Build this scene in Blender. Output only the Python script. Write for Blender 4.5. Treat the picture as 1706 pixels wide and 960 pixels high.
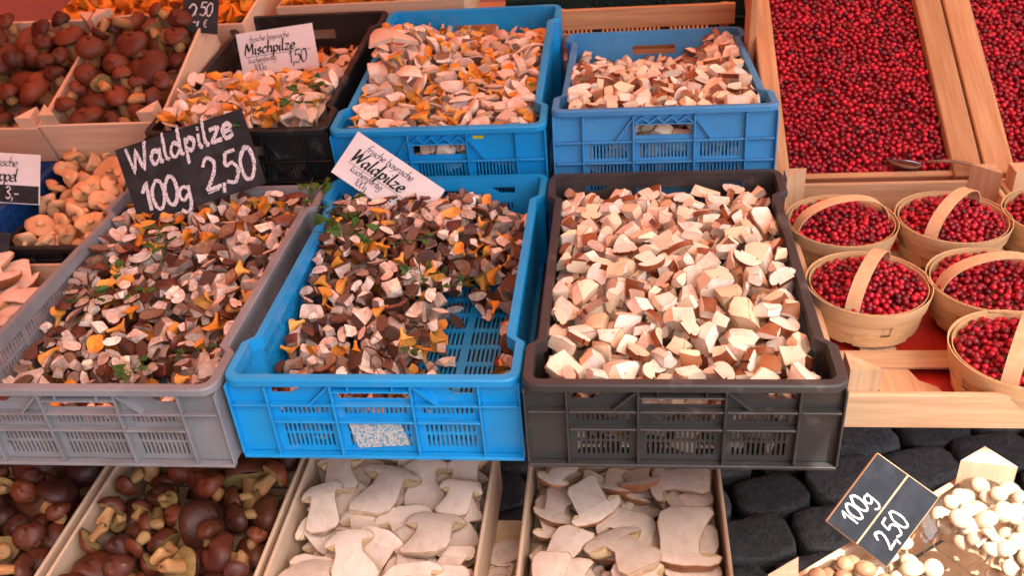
import bpy, bmesh, math, random
import numpy as np
from mathutils import Matrix, Vector

for o in list(bpy.data.objects):
    bpy.data.objects.remove(o)
S = bpy.context.scene
COL = S.collection
R = math.radians

# ------------------------------------------------------------------ camera
FPX, YAW, PITCH, ROLL = 1574.5, R(8.1), R(32.56), R(-4.895)
CAM = np.array([0, 0, 1.60])
_fh = np.array([-math.sin(YAW), math.cos(YAW), 0]); _x = np.array([math.cos(YAW), math.sin(YAW), 0]); _z = np.array([0, 0, 1.])
FW = _fh * math.cos(PITCH) - _z * math.sin(PITCH)
_u = _fh * math.sin(PITCH) + _z * math.cos(PITCH)
CX = math.cos(ROLL) * _x + math.sin(ROLL) * _u
CU = -math.sin(ROLL) * _x + math.cos(ROLL) * _u
cd = bpy.data.cameras.new('camera'); cam = bpy.data.objects.new('camera', cd); COL.objects.link(cam)
cd.sensor_width = 36; cd.lens = FPX / 1706 * 36; cd.clip_start = .02; cd.clip_end = 600
cam.matrix_world = Matrix([[CX[i], CU[i], -FW[i], CAM[i]] for i in range(3)] + [[0, 0, 0, 1]])
cd.dof.use_dof = True; cd.dof.focus_distance = 1.35; cd.dof.aperture_fstop = 7.1
S.camera = cam

# ------------------------------------------------------------------ sky, sun, exposure
SUN_DIR = Vector((.35, -.35, 1.0)).normalized()          # towards the sun
W = bpy.data.worlds.new('World'); S.world = W; W.use_nodes = True
nt = W.node_tree; bg = nt.nodes['Background']
sky = nt.nodes.new('ShaderNodeTexSky'); sky.sky_type = 'NISHITA'; sky.sun_disc = False
sky.sun_elevation = math.asin(SUN_DIR.z); sky.sun_rotation = math.atan2(SUN_DIR.x, SUN_DIR.y)
sky.dust_density = 5.0; sky.air_density = .7; sky.ozone_density = .3
nt.links.new(sky.outputs[0], bg.inputs[0]); bg.inputs[1].default_value = .12
sd = bpy.data.lights.new('sun', 'SUN'); sun = bpy.data.objects.new('sun', sd); COL.objects.link(sun)
sd.energy = 2.1; sd.angle = R(.55); sd.color = (1, .94, .84)
sun.rotation_euler = SUN_DIR.to_track_quat('Z', 'Y').to_euler(); sun.location = (3, -3, 5)
S.view_settings.view_transform = 'Standard'; S.view_settings.look = 'None'
S.view_settings.gamma = 1; S.view_settings.use_curve_mapping = False
S.view_settings.exposure = 2.3
S.render.engine = 'CYCLES'
S.cycles.use_denoising = True
S.cycles.max_bounces = 6; S.cycles.diffuse_bounces = 3; S.cycles.transparent_max_bounces = 12

rng = np.random.default_rng(11)
random.seed(11)

# ------------------------------------------------------------------ pixel helpers (pixel gives a direction; depth from what it touches)
def ray(u, v): return FW + (u - 853) / FPX * CX - (v - 480) / FPX * CU
def at(u, v, z): d = ray(u, v); return CAM + d * (z - CAM[2]) / d[2]
def on_plane(u, v, p, n):
    d = ray(u, v); p = np.array(p, float); n = np.array(n, float)
    return CAM + d * ((p - CAM) @ n) / (d @ n)

# ------------------------------------------------------------------ materials
def mat(name, base, rough=.6, col2=None, nscale=20, stretch=(1, 1, 1), lo=.35, hi=.65, bump=0, bscale=None, bdist=.002, rnd=0., spots=None,
        spec=.5, island=False, detail=4, hue_to=None, hrng=(.3, 1.0), coat=0):
    """procedural principled: base/col2 noise mix, per piece tint, spots=(colour, scale, threshold), bump."""
    m = bpy.data.materials.new(name); m.use_nodes = True; t = m.node_tree; N = t.nodes; L = t.links
    b = N['Principled BSDF']; b.inputs['Roughness'].default_value = rough
    b.inputs['Specular IOR Level'].default_value = spec
    if coat: b.inputs['Coat Weight'].default_value = coat; b.inputs['Coat Roughness'].default_value = .12
    tc = N.new('ShaderNodeTexCoord'); mp = N.new('ShaderNodeMapping'); mp.inputs['Scale'].default_value = stretch
    oi = N.new('ShaderNodeObjectInfo'); ge = N.new('ShaderNodeNewGeometry')
    add = N.new('ShaderNodeMath'); add.operation = 'ADD'; L.new(oi.outputs['Random'], add.inputs[0]); L.new(ge.outputs['Random Per Island'], add.inputs[1])
    fr = N.new('ShaderNodeMath'); fr.operation = 'FRACT'; L.new(add.outputs[0], fr.inputs[0])
    rv = fr.outputs[0] if island else oi.outputs['Random']
    off = N.new('ShaderNodeVectorMath'); off.operation = 'MULTIPLY_ADD'
    cmb = N.new('ShaderNodeCombineXYZ')
    for i in range(3): L.new(rv, cmb.inputs[i])
    L.new(cmb.outputs[0], off.inputs[0]); off.inputs[1].default_value = (7, 5, 3); L.new(tc.outputs['Object'], off.inputs[2])
    L.new(off.outputs[0], mp.inputs[0])
    def noise(sc, det=detail, r=.6):
        n = N.new('ShaderNodeTexNoise'); n.inputs['Scale'].default_value = sc; n.inputs['Detail'].default_value = det; n.inputs['Roughness'].default_value = r
        L.new(mp.outputs[0], n.inputs['Vector']); return n
    def ramp(src, a, bb):
        r = N.new('ShaderNodeMapRange'); r.inputs[1].default_value = a; r.inputs[2].default_value = bb; L.new(src, r.inputs[0]); return r.outputs[0]
    def mix(f, a, c):
        x = N.new('ShaderNodeMix'); x.data_type = 'RGBA'
        if isinstance(f, float): x.inputs[0].default_value = f
        else: L.new(f, x.inputs[0])
        for k, s in ((6, a), (7, c)):
            if isinstance(s, tuple): x.inputs[k].default_value = (*s, 1)
            else: L.new(s, x.inputs[k])
        return x.outputs[2]
    out = base
    if col2: out = mix(ramp(noise(nscale).outputs['Fac'], lo, hi), base, col2)
    if hue_to: out = mix(ramp(rv, *hrng), out, hue_to)
    if spots:
        for (c, sc, th) in spots:
            out = mix(ramp(noise(sc, 3).outputs['Fac'], th, th + (.06 if th > .61 else .16)), out, c)
    if rnd:
        hv = N.new('ShaderNodeHueSaturation'); mr = N.new('ShaderNodeMapRange'); mr.inputs[3].default_value = 1 - rnd; mr.inputs[4].default_value = 1 + rnd
        m2 = N.new('ShaderNodeMath'); m2.operation = 'MULTIPLY'; m2.inputs[1].default_value = 13.7; L.new(rv, m2.inputs[0])
        f2 = N.new('ShaderNodeMath'); f2.operation = 'FRACT'; L.new(m2.outputs[0], f2.inputs[0]); L.new(f2.outputs[0], mr.inputs[0])
        L.new(mr.outputs[0], hv.inputs['Value'])
        if isinstance(out, tuple): hv.inputs['Color'].default_value = (*out, 1)
        else: L.new(out, hv.inputs['Color'])
        out = hv.outputs[0]
    if isinstance(out, tuple): b.inputs['Base Color'].default_value = (*out, 1)
    else: L.new(out, b.inputs['Base Color'])
    if bump:
        bp = N.new('ShaderNodeBump'); bp.inputs['Strength'].default_value = bump; bp.inputs['Distance'].default_value = bdist
        L.new(noise(bscale or nscale * 3).outputs['Fac'], bp.inputs['Height']); L.new(bp.outputs[0], b.inputs['Normal'])
    m.diffuse_color = (*base, 1)
    return m

def wood(name, a, b, axis, scale=6, **k):
    st = [18, 18, 18]; st[axis] = 1.0
    return mat(name, a, .72, b, scale, tuple(st), .3, .72, bump=.35, bscale=scale * 2.2, bdist=.0012, rnd=.16, spec=.25, **k)
PALE = ((.66, .44, .26), (.50, .29, .15))
WX, WY, WZ = (wood('pale_wood_' + 'xyz'[i], *PALE, i, spots=[((.30, .14, .06), 1.3, .70)]) for i in range(3))
PW = ((.74, .53, .36), (.62, .41, .26))
PWX, PWY, PWZ = (wood('thin_box_wood_' + 'xyz'[i], *PW, i) for i in range(3))
OW = ((.60, .34, .17), (.42, .19, .075))
OWX, OWY, OWZ = (wood('orange_wood_' + 'xyz'[i], *OW, i, spots=[((.20, .08, .05), 1.0, .72)]) for i in range(3))
SPLINT = mat('basket_splint', (.74, .50, .27), .6, (.60, .36, .16), 9, (1, 1, 9), .3, .7, bump=.25, bscale=40, bdist=.0006, rnd=.10, spec=.3)
BENT = mat('handle_splint', (.70, .47, .27), .55, (.62, .38, .19), 12, (6, 6, 1), .3, .7, bump=.2, bscale=50, bdist=.0005, rnd=.06, spec=.35)
def plastic(n, c, d, rough=.42): return mat(n, c, rough, d, 9, (1, 1, 1), .42, .78, bump=.12, bscale=60, bdist=.0008, spec=.45,
                                            spots=[(tuple(x * .35 for x in c), 34, .70), (tuple(min(1, x * .75 + .07) for x in c), 22, .60), (tuple(x * .5 + .03 for x in c), 90, .70)])
DARKW = wood('dark_wood', (.10, .065, .045), (.055, .035, .025), 0)  # dark board tone chosen so the crate floor slots read dark
BLUE = plastic('blue_plastic', (.006, .30, .66), (.010, .24, .54))
BLUE2 = plastic('sun_faded_blue_plastic', (.050, .29, .58), (.045, .22, .47))
BLUE3 = plastic('dull_blue_plastic', (.01, .07, .26), (.01, .05, .18))
DGREY = plastic('dark_grey_plastic', (.042, .039, .037), (.028, .026, .025), .42)
LGREY = plastic('light_grey_plastic', (.24, .24, .25), (.15, .145, .145), .5)
BLACK = plastic('black_plastic', (.008, .0085, .009), (.014, .014, .014), .5)
GREEN = plastic('dark_green_plastic', (.004, .03, .022), (.004, .02, .014), .45)

FLESH = mat('porcini_flesh', (.90, .78, .66), .62, (.78, .55, .36), 70, lo=.42, hi=.78, bump=.35, bscale=330, bdist=.0012, rnd=.14, island=True, spec=.3,
            hue_to=(.84, .66, .42), spots=[((.50, .24, .07), 90, .66)])
SKIN = mat('porcini_brown_skin', (.14, .032, .012), .42, (.28, .08, .022), 70, lo=.35, hi=.7, bump=.3, bscale=300, bdist=.0012, rnd=.35, island=True, spec=.4, hue_to=(.33, .12, .04))
PITH = mat('porcini_stem_skin', (.62, .42, .26), .65, (.46, .25, .12), 90, lo=.35, hi=.7, bump=.5, bscale=300, bdist=.0015, rnd=.2, island=True, spec=.25)
DICE = mat('mixed_mushroom_flesh', (.86, .72, .60), .6, (.46, .28, .18), 80, lo=.35, hi=.72, bump=.4, bscale=350, bdist=.0012, rnd=.36, island=True, spec=.3,
           hue_to=(.10, .042, .024), hrng=(.58, .80), spots=[((.13, .05, .025), 120, .66)])
DSKIN = mat('dark_bolete_skin', (.06, .018, .012), .36, (.17, .045, .02), 60, lo=.35, hi=.7, bump=.35, bscale=300, bdist=.0012, rnd=.4, island=True, spec=.45)
GILL = mat('grey_brown_gill', (.30, .18, .11), .7, (.17, .09, .05), 160, lo=.35, hi=.7, bump=.5, bscale=420, bdist=.0012, rnd=.3, island=True, spec=.2)
CHANT = mat('chanterelle_orange', (.74, .30, .035), .55, (.56, .17, .015), 80, lo=.35, hi=.7, bump=.35, bscale=260, bdist=.0012, rnd=.22, island=True, spec=.3, hue_to=(.80, .40, .09))
CHANTD = mat('chanterelle_deep', (.78, .27, .02), .55, (.58, .15, .01), 80, lo=.35, hi=.7, bump=.35, bscale=260, bdist=.0012, rnd=.22, island=True, spec=.3)
HEDGE = mat('hedgehog_peach', (.72, .40, .19), .6, (.62, .29, .12), 60, lo=.35, hi=.7, bump=.45, bscale=260, bdist=.0015, rnd=.14, island=True, spec=.3, hue_to=(.78, .47, .25),
            spots=[((.45, .2, .08), 90, .68)])
OYST = mat('pale_mix_flesh', (.86, .70, .58), .58, (.68, .46, .32), 70, lo=.35, hi=.72, bump=.4, bscale=300, bdist=.0012, rnd=.24, island=True, spec=.3, hue_to=(.58, .38, .26),
           spots=[((.34, .18, .10), 100, .69)])
BCAP = mat('bolete_cap', (.075, .016, .009), .5, (.15, .036, .013), 40, lo=.35, hi=.7, bump=.7, bscale=90, bdist=.0025, rnd=.4, spec=.35, spots=[((.22, .11, .055), 90, .70)], hue_to=(.15, .034, .012))
BCAP2 = mat('dark_bolete_cap', (.045, .012, .010), .5, (.10, .026, .014), 40, lo=.35, hi=.7, bump=.7, bscale=90, bdist=.0025, rnd=.45, spec=.35, spots=[((.22, .11, .055), 90, .70)], hue_to=(.11, .03, .012))
BTUBE = mat('bolete_tube_layer', (.30, .20, .07), .75, (.20, .12, .04), 120, lo=.35, hi=.7, bump=.5, bscale=300, bdist=.001, rnd=.25, spec=.2)
BSTEM = mat('bolete_stem', (.46, .27, .11), .6, (.34, .13, .04), 90, (1, 1, .3), .35, .7, bump=.4, bscale=260, bdist=.001, rnd=.25, spec=.3)
HALF_SKIN = mat('halved_porcini_skin', (.30, .10, .04), .5, (.46, .2, .09), 50, lo=.35, hi=.7, bump=.3, bscale=220, bdist=.001, rnd=.3, spec=.4)
HALF_FACE = mat('halved_porcini_cut_face', (.80, .62, .50), .6, (.68, .48, .37), 60, (1, 1, .7), .42, .8, bump=.5, bscale=240, bdist=.0012, rnd=.08, spec=.3, spots=[((.66, .45, .27), 38, .60), ((.42, .24, .12), 160, .74)])
HALF_EDGE = mat('browned_cut_edge', (.66, .45, .28), .6, (.44, .22, .10), 60, lo=.35, hi=.65, bump=.4, bscale=240, bdist=.001, rnd=.2, spec=.3)
TUBES = mat('porcini_tube_layer', (.66, .47, .27), .7, (.54, .35, .17), 50, lo=.35, hi=.7, bump=.5, bscale=200, bdist=.001, rnd=.1, spec=.2)
HALF_STEM = mat('halved_porcini_stem', (.66, .47, .32), .65, (.50, .31, .19), 80, (1, 1, .4), .35, .7, bump=.4, bscale=260, bdist=.001, rnd=.12, spec=.25)
ENOKI = mat('white_beech_cap', (.58, .47, .34), .42, (.50, .37, .25), 18, lo=.4, hi=.75, rnd=.05, spec=.45, bump=.1, bscale=70, bdist=.0006)
SHIM = mat('brown_beech_cap', (.36, .20, .11), .5, (.24, .11, .055), 40, lo=.4, hi=.7, rnd=.2, spec=.4, bump=.1, bscale=70, bdist=.0006)
BERRY = mat('cranberry_red', (.54, .008, .026), .33, (.34, .004, .012), 60, lo=.3, hi=.75, rnd=.5, island=True, spec=.5, hue_to=(.10, .002, .008), hrng=(.5, 1.0))
LEAF = mat('parsley_green', (.045, .13, .018), .5, (.03, .08, .012), 60, rnd=.25, spec=.35)
CHALKB = mat('chalkboard_black', (.018, .018, .020), .75, (.045, .045, .05), 30, (1, 1, 1), .45, .8, bump=.15, bscale=200, bdist=.0003, spec=.25)
SLATE = mat('slate_blue_black', (.018, .021, .027), .8, (.035, .04, .05), 25, (1, 1, 1), .45, .8, bump=.15, bscale=200, bdist=.0003, spec=.1)
CHALK = mat('white_chalk', (.74, .72, .72), .9, (.14, .14, .14), 420, (1, 1, 1), .47, .66, spec=.1, detail=2)
CARD = mat('white_card', (.74, .72, .70), .5, (.66, .63, .60), 14, spec=.35, spots=[((.45, .33, .25), 60, .76)])
INK = mat('black_ink', (.012, .012, .014), .5, spec=.3)
COBBLE = mat('basalt_cobble', (.060, .057, .054), .85, (.10, .095, .09), 60, lo=.35, hi=.7, bump=1.0, bscale=120, bdist=.006, rnd=.3, spec=.12, spots=[((.13, .13, .13), 260, .70)])
SOIL = mat('joint_dirt', (.022, .020, .019), .9, (.04, .036, .033), 60, bump=.6, bscale=200, bdist=.004)
REDTOP = mat('red_painted_tabletop', (.62, .035, .015), .5, (.45, .02, .012), 12, (4, 1, 1), spots=[((.25, .05, .04), 30, .72)], spec=.4, bump=.15, bscale=60, bdist=.001)
STEEL = mat('spoon_steel', (.50, .48, .48), .3, (.5, .48, .48), 30, spec=.6); STEEL.node_tree.nodes['Principled BSDF'].inputs['Metallic'].default_value = 1
STICK = mat('worn_sticker', (.55, .50, .46), .7, (.10, .30, .42), 260, lo=.48, hi=.56, spec=.2, spots=[((.10, .22, .05), 200, .62), ((.5, .2, .2), 70, .68)])
YEL = mat('yellow_tag', (.6, .55, .02), .5)

def clear_plastic():
    m = bpy.data.materials.new('clear_film'); m.use_nodes = True; N = m.node_tree.nodes; L = m.node_tree.links
    for n in list(N): N.remove(n)
    o = N.new('ShaderNodeOutputMaterial'); mx = N.new('ShaderNodeMixShader'); tr = N.new('ShaderNodeBsdfTransparent'); gl = N.new('ShaderNodeBsdfGlossy')
    gl.inputs['Roughness'].default_value = .06; fz = N.new('ShaderNodeFresnel'); fz.inputs[0].default_value = 1.28
    tr.inputs[0].default_value = (.97, .97, .97, 1)
    nz = N.new('ShaderNodeTexNoise'); nz.inputs['Scale'].default_value = 55; bp = N.new('ShaderNodeBump'); bp.inputs['Strength'].default_value = .35; bp.inputs['Distance'].default_value = .002
    L.new(nz.outputs['Fac'], bp.inputs['Height']); L.new(bp.outputs[0], gl.inputs['Normal']); L.new(bp.outputs[0], fz.inputs['Normal'])
    L.new(fz.outputs[0], mx.inputs[0]); L.new(tr.outputs[0], mx.inputs[1]); L.new(gl.outputs[0], mx.inputs[2]); L.new(mx.outputs[0], o.inputs[0]); return m
FILM = clear_plastic()
def fabric(name, dif, trn, fac):
    m = bpy.data.materials.new(name); m.use_nodes = True; N = m.node_tree.nodes; L = m.node_tree.links
    for n in list(N): N.remove(n)
    o = N.new('ShaderNodeOutputMaterial'); mx = N.new('ShaderNodeMixShader'); a = N.new('ShaderNodeBsdfDiffuse'); t = N.new('ShaderNodeBsdfTranslucent')
    a.inputs[0].default_value = (*dif, 1); t.inputs[0].default_value = (*trn, 1); mx.inputs[0].default_value = fac
    L.new(a.outputs[0], mx.inputs[1]); L.new(t.outputs[0], mx.inputs[2]); L.new(mx.outputs[0], o.inputs[0]); return m
CANVAS = fabric('red_canvas', (.62, .10, .045), (.58, .20, .125), .46)
CREAM = fabric('cream_canvas', (.70, .62, .50), (.60, .50, .38), .35)

# ------------------------------------------------------------------ mesh building
class MB:
    def __init__(s): s.v = []; s.f = []; s.m = []
    def add(s, v, f, m=0, T=None):
        b = len(s.v)
        if T is not None: v = [tuple(T @ Vector(p)) for p in v]
        s.v += [tuple(map(float, p)) for p in v]; s.f += [tuple(i + b for i in q) for q in f]; s.m += [m] * len(f); return s
    def box(s, a, b, m=0, T=None, bev=0):
        if bev:
            bm = bmesh.new(); bmesh.ops.create_cube(bm, size=1)
            for v in bm.verts: v.co = Vector([(a[i] + b[i]) / 2 + v.co[i] * (b[i] - a[i]) for i in range(3)])
            bmesh.ops.bevel(bm, geom=bm.edges[:], offset=bev, segments=1, affect='EDGES', profile=.5)
            bm.verts.index_update(); r = s.add([v.co[:] for v in bm.verts], [[v.index for v in f.verts] for f in bm.faces], m, T); bm.free(); return r
        x0, y0, z0 = a; x1, y1, z1 = b
        return s.add([(x0, y0, z0), (x1, y0, z0), (x1, y1, z0), (x0, y1, z0), (x0, y0, z1), (x1, y0, z1), (x1, y1, z1), (x0, y1, z1)],
                     [(0, 3, 2, 1), (4, 5, 6, 7), (0, 1, 5, 4), (1, 2, 6, 5), (2, 3, 7, 6), (3, 0, 4, 7)], m, T)
    def prism(s, poly, z0, z1, m=0, T=None):
        n = len(poly)
        return s.add([(x, y, z0) for x, y in poly] + [(x, y, z1) for x, y in poly],
                     [tuple(range(n))[::-1], tuple(range(n, 2 * n))] + [(i, (i + 1) % n, n + (i + 1) % n, n + i) for i in range(n)], m, T)
    def lathe(s, prof, n=14, m=0, T=None, a0=0, a1=2 * math.pi, wob=None):
        full = abs(a1 - a0 - 2 * math.pi) < 1e-6; k = n if full else n + 1; v = []; f = []
        for i in range(k):
            a = a0 + (a1 - a0) * i / n
            for j, (r, z) in enumerate(prof):
                w = wob(a, j) if wob else (1, 0)
                v.append((r * w[0] * math.cos(a), r * w[0] * math.sin(a), z + w[1]))
        p = len(prof)
        for i in range(n):
            i2 = (i + 1) % k
            for j in range(p - 1):
                q = [i * p + j, i2 * p + j, i2 * p + j + 1, i * p + j + 1]
                if prof[j][0] < 1e-7: q = [q[0], q[2], q[3]]
                elif prof[j + 1][0] < 1e-7: q = [q[0], q[1], q[2]]
                f.append(tuple(q))
        return s.add(v, f, m, T)
    def mesh(s, name, mats, smooth=40, weld=False):
        me = bpy.data.meshes.new(name); me.from_pydata(s.v, [], s.f)
        for x in (mats if isinstance(mats, (list, tuple)) else [mats]): me.materials.append(x)
        me.polygons.foreach_set('material_index', s.m)
        if weld:
            bm = bmesh.new(); bm.from_mesh(me); bmesh.ops.remove_doubles(bm, verts=bm.verts, dist=1e-6); bmesh.ops.recalc_face_normals(bm, faces=bm.faces); bm.to_mesh(me); bm.free()
        if smooth is not None: me.polygons.foreach_set('use_smooth', [True] * len(me.polygons)); me.set_sharp_from_angle(angle=R(smooth))
        me.update(); return me

def link(name, me, parent=None, M=None):
    o = bpy.data.objects.new(name, me); COL.objects.link(o)
    if parent is not None: o.parent = parent
    if M is not None: o.matrix_local = M if isinstance(M, Matrix) else Matrix(M)
    return o
def thing(name, label, cat, M=None, group=None):
    o = link(name, None, None, M); o.empty_display_size = .02; return tag(o, label, cat, group)
def tag(o, label=None, cat=None, group=None, kind=None):
    if label: o['label'] = label
    if cat: o['category'] = cat
    if group: o['group'] = group
    if kind: o['kind'] = kind
    return o
def TM(x, y, z, yaw=0, tilt=0): return Matrix.Translation((x, y, z)) @ Matrix.Rotation(yaw, 4, 'Z') @ Matrix.Rotation(tilt, 4, 'X')
def boxpart(name, a, b, m, parent, bev=.0015, label=None):
    o = link(name, MB().box(a, b, 0, None, bev).mesh(name, m, 30), parent)
    if label: o['label'] = label
    return o

# ------------------------------------------------------------------ ground, cobbles, table, benches, awning
g = MB(); g.add([(-150, -150, -.03), (150, -150, -.03), (150, 150, -.03), (-150, 150, -.03)], [(0, 1, 2, 3)])
ground = tag(link('ground', g.mesh('ground', SOIL, None)), 'dark cobbled market ground below the stall', None, None, 'structure')
def cobble_mesh(seed):
    r = random.Random(seed); n = 7; a, b = .0885, .0612; m = MB(); v = []
    ex = r.uniform(3.2, 6.0); sk = [r.uniform(.93, 1.04) for _ in range(4)]
    prof = [(0, 1.0), (.65, .995), (.90, .97), (.97, .88), (1.0, .65), (.99, -.6)]
    N = 16
    for (q, h) in prof:
        for i in range(N if q > 0 else 1):
            t = 2 * math.pi * i / N; c, s_ = math.cos(t), math.sin(t)
            k = (abs(c) ** ex + abs(s_) ** ex) ** (-1 / ex) * sk[i * 4 // N]
            v.append((a * q * k * c, b * q * k * s_, .03 * h + r.uniform(-.0025, .0025)))
    f = [(0, 1 + i, 1 + (i + 1) % N) for i in range(N)]
    for j in range(len(prof) - 2):
        o0 = 1 + j * N
        f += [(o0 + i, o0 + N + i, o0 + N + (i + 1) % N, o0 + (i + 1) % N) for i in range(N)]
    m.add(v, f); return m.mesh('cobblestone', COBBLE, 60)
CM = [cobble_mesh(i) for i in range(6)]
ca, sa = math.cos(R(14)), math.sin(R(14)); n = 0
for j in range(-11, 15):
    for i in range(-10, 11):
        x = i * .178 + (j % 2) * .09 + random.uniform(-.008, .008); y = j * .124 + random.uniform(-.006, .006)
        X, Y = .5 + ca * x - sa * y, 1.25 + sa * x + ca * y
        if not (-1.1 < X < 1.9 and .3 < Y < 2.5): continue
        o = link('cobblestone', CM[random.randrange(6)], ground); o.location = (X, Y, random.uniform(-.006, .004))
        o.rotation_euler = (random.uniform(-.03, .03), random.uniform(-.03, .03), R(14) + random.uniform(-.06, .06) + (math.pi if random.random() < .5 else 0))

TZ = .72
t = thing('stall_table', 'stall table with a red board under the basket tray', 'table', TM(0, 0, 0))
boxpart('tabletop', (-1.75, 1.07, TZ - .04), (.268, 2.75, TZ - .013), DARKW, t, .003); boxpart('tabletop', (.27, 1.05, TZ - .03), (1.35, 2.75, TZ), REDTOP, t, .003, 'red painted board under the basket tray')
for x in (-1.6, -.3, 1.2):
    for y in (1.35, 2.6): boxpart('leg', (x - .03, y - .03, 0), (x + .03, y + .03, TZ - .03), OWZ, t)
t = thing('low_bench', 'low wooden bench holding the front row of mushroom boxes', 'bench', TM(0, 0, 0))
for k in range(3): boxpart('plank', (-1.45, .62 + k * .178, .355), (.16, .79 + k * .178, .383), WX, t)
for x in (-1.35, -.6, .1):
    for y in (.68, 1.08): boxpart('leg', (x - .025, y - .025, 0), (x + .025, y + .025, .355), WZ, t)
t = thing('rear_shelf', 'wooden shelf behind the crates raising the chanterelle boxes', 'shelf', TM(0, 0, 0))
boxpart('board', (-1.7, 2.22, .80), (.22, 2.74, .825), WX, t)
for x in (-1.6, -.7, .12): boxpart('leg', (x - .02, 2.3, TZ), (x + .02, 2.7, .80), WZ, t)

# red awning plus added cream one, out of frame: shade and colour the light
def awning(label, x0, x1, y0, y1, m, poles):
    t = thing('awning', label, 'awning', TM(0, 0, 0)); n = 10; mb = MB()
    v = [(x0 + (x1 - x0) * i / n, y0 + (y1 - y0) * j / n, 2.25 + (.03 if x0 > 0 else 0) + .12 * (y1 - y0) * j / n + .012 * math.sin(i * 2.1) * (j > 0)) for i in range(n + 1) for j in range(n + 1)]
    mb.add(v, [(i * (n + 1) + j, (i + 1) * (n + 1) + j, (i + 1) * (n + 1) + j + 1, i * (n + 1) + j + 1) for i in range(n) for j in range(n)])
    link('canopy', mb.mesh('canopy', m, 60), t)
    if x0 < 0:  # curtains added to block cool sky and redden the back and left
        for nm, pts in (('added_back_curtain', [(x0, y1, .1), (x1 + 2.6, y1, .1), (x1 + 2.6, y1, 2.6), (x0, y1, 2.6)]), ('added_side_curtain', [(-1.9, -.5, .1), (-1.9, y1, .1), (-1.9, y1, 2.6), (-1.9, -.5, 2.2)])):
            link(nm, MB().add(pts, [(0, 1, 2, 3)]).mesh(nm, m, None), t)
    for x, y in poles: boxpart('pole', (x - .025, y - .025, 0), (x + .025, y + .025, 2.25 + .12 * (y - y0)), WZ, t)
awning('red canvas awning stretched over the mushroom side of the stall', -3.4, .785, .10, 3.6, CANVAS, ((-2.4, 3.4), (.2, 3.4)))
awning('added unseen cream canvas shading the cranberry side of the stall', .775, 3.4, .43, 3.6, CREAM, ((1.6, 3.4),))  # second canopy added, set back to shape the sunlit patch

# unseen facade added behind camera: takes away the sky on the mushroom side
t = thing('sky_blocker_house', 'added unseen dark facade behind the viewer that blocks sky light', 'sky_blocker_house', TM(-4.6, -2.6, 0))
HW = mat('grey_brown_plaster', (.16, .12, .10), .9, (.12, .09, .075), 2, bump=.3, bscale=40, bdist=.004)
HG = mat('sky_blocker_glass', (.03, .035, .04), .15)
boxpart('wall', (-4.2, -3, 0), (4.0, 0, 7.5), HW, t, .01)
for k in range(5):
    for q in range(2):
        wn = boxpart('window', (-3.6 + k * 1.5, .001, 1.0 + q * 3.0), (-2.7 + k * 1.5, .03, 2.5 + q * 3.0), WZ, t)
        boxpart('pane', (-3.54 + k * 1.5, .031, 1.06 + q * 3.0), (-2.76 + k * 1.5, .036, 2.44 + q * 3.0), HG, wn, .001)

# ------------------------------------------------------------------ plastic crates
def panel(mb, u0, u1, z0, z1, holes, th, O, U, Nn, m=0):
    """slab in the plane O + u*U + z*Z, thickness th along Nn, with rectangular holes."""
    us = sorted({u0, u1, *[min(max(h[i], u0), u1) for h in holes for i in (0, 1)]}); zs = sorted({z0, z1, *[min(max(h[i], z0), z1) for h in holes for i in (2, 3)]})
    nu, nz = len(us) - 1, len(zs) - 1; sol = np.ones((nu, nz), bool)
    uc = np.array([(us[i] + us[i + 1]) / 2 for i in range(nu)]); zc = np.array([(zs[i] + zs[i + 1]) / 2 for i in range(nz)])
    for h in holes: sol[np.ix_((uc > h[0]) & (uc < h[1]), (zc > h[2]) & (zc < h[3]))] = False
    O = Vector(O); U = Vector(U); Nn = Vector(Nn); Zv = U.cross(Nn) * -1 if False else ZV[0]
    def P(u, z, d): return tuple(O + U * u + Zv * z + Nn * d)
    v = []; f = []
    def quad(*p): b = len(v); v.extend(p); f.append((b, b + 1, b + 2, b + 3))
    for j in range(nz):
        i = 0
        while i < nu:                                     # merge runs
            if not sol[i, j]: i += 1; continue
            k = i
            while k + 1 < nu and sol[k + 1, j]: k += 1
            a, b, c, d = us[i], us[k + 1], zs[j], zs[j + 1]
            quad(P(a, c, 0), P(a, d, 0), P(b, d, 0), P(b, c, 0)); quad(P(a, c, th), P(b, c, th), P(b, d, th), P(a, d, th))
            quad(P(a, c, 0), P(a, c, th), P(a, d, th), P(a, d, 0)); quad(P(b, c, 0), P(b, d, 0), P(b, d, th), P(b, c, th))
            i = k + 1
        for i in range(nu):
            if not sol[i, j]: continue
            if j == 0 or not sol[i, j - 1]: quad(P(us[i], zs[j], 0), P(us[i + 1], zs[j], 0), P(us[i + 1], zs[j], th), P(us[i], zs[j], th))
            if j == nz - 1 or not sol[i, j + 1]: quad(P(us[i], zs[j + 1], 0), P(us[i], zs[j + 1], th), P(us[i + 1], zs[j + 1], th), P(us[i + 1], zs[j + 1], 0))
    mb.add(v, f, m)
ZV = [Vector((0, 0, 1))]
def slots(u0, u1, z0, z1, n, gap=.5):
    w = (u1 - u0) / n; return [(u0 + w * (i + gap / 2), u0 + w * (i + 1 - gap / 2), z0, z1) for i in range(n)]

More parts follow.
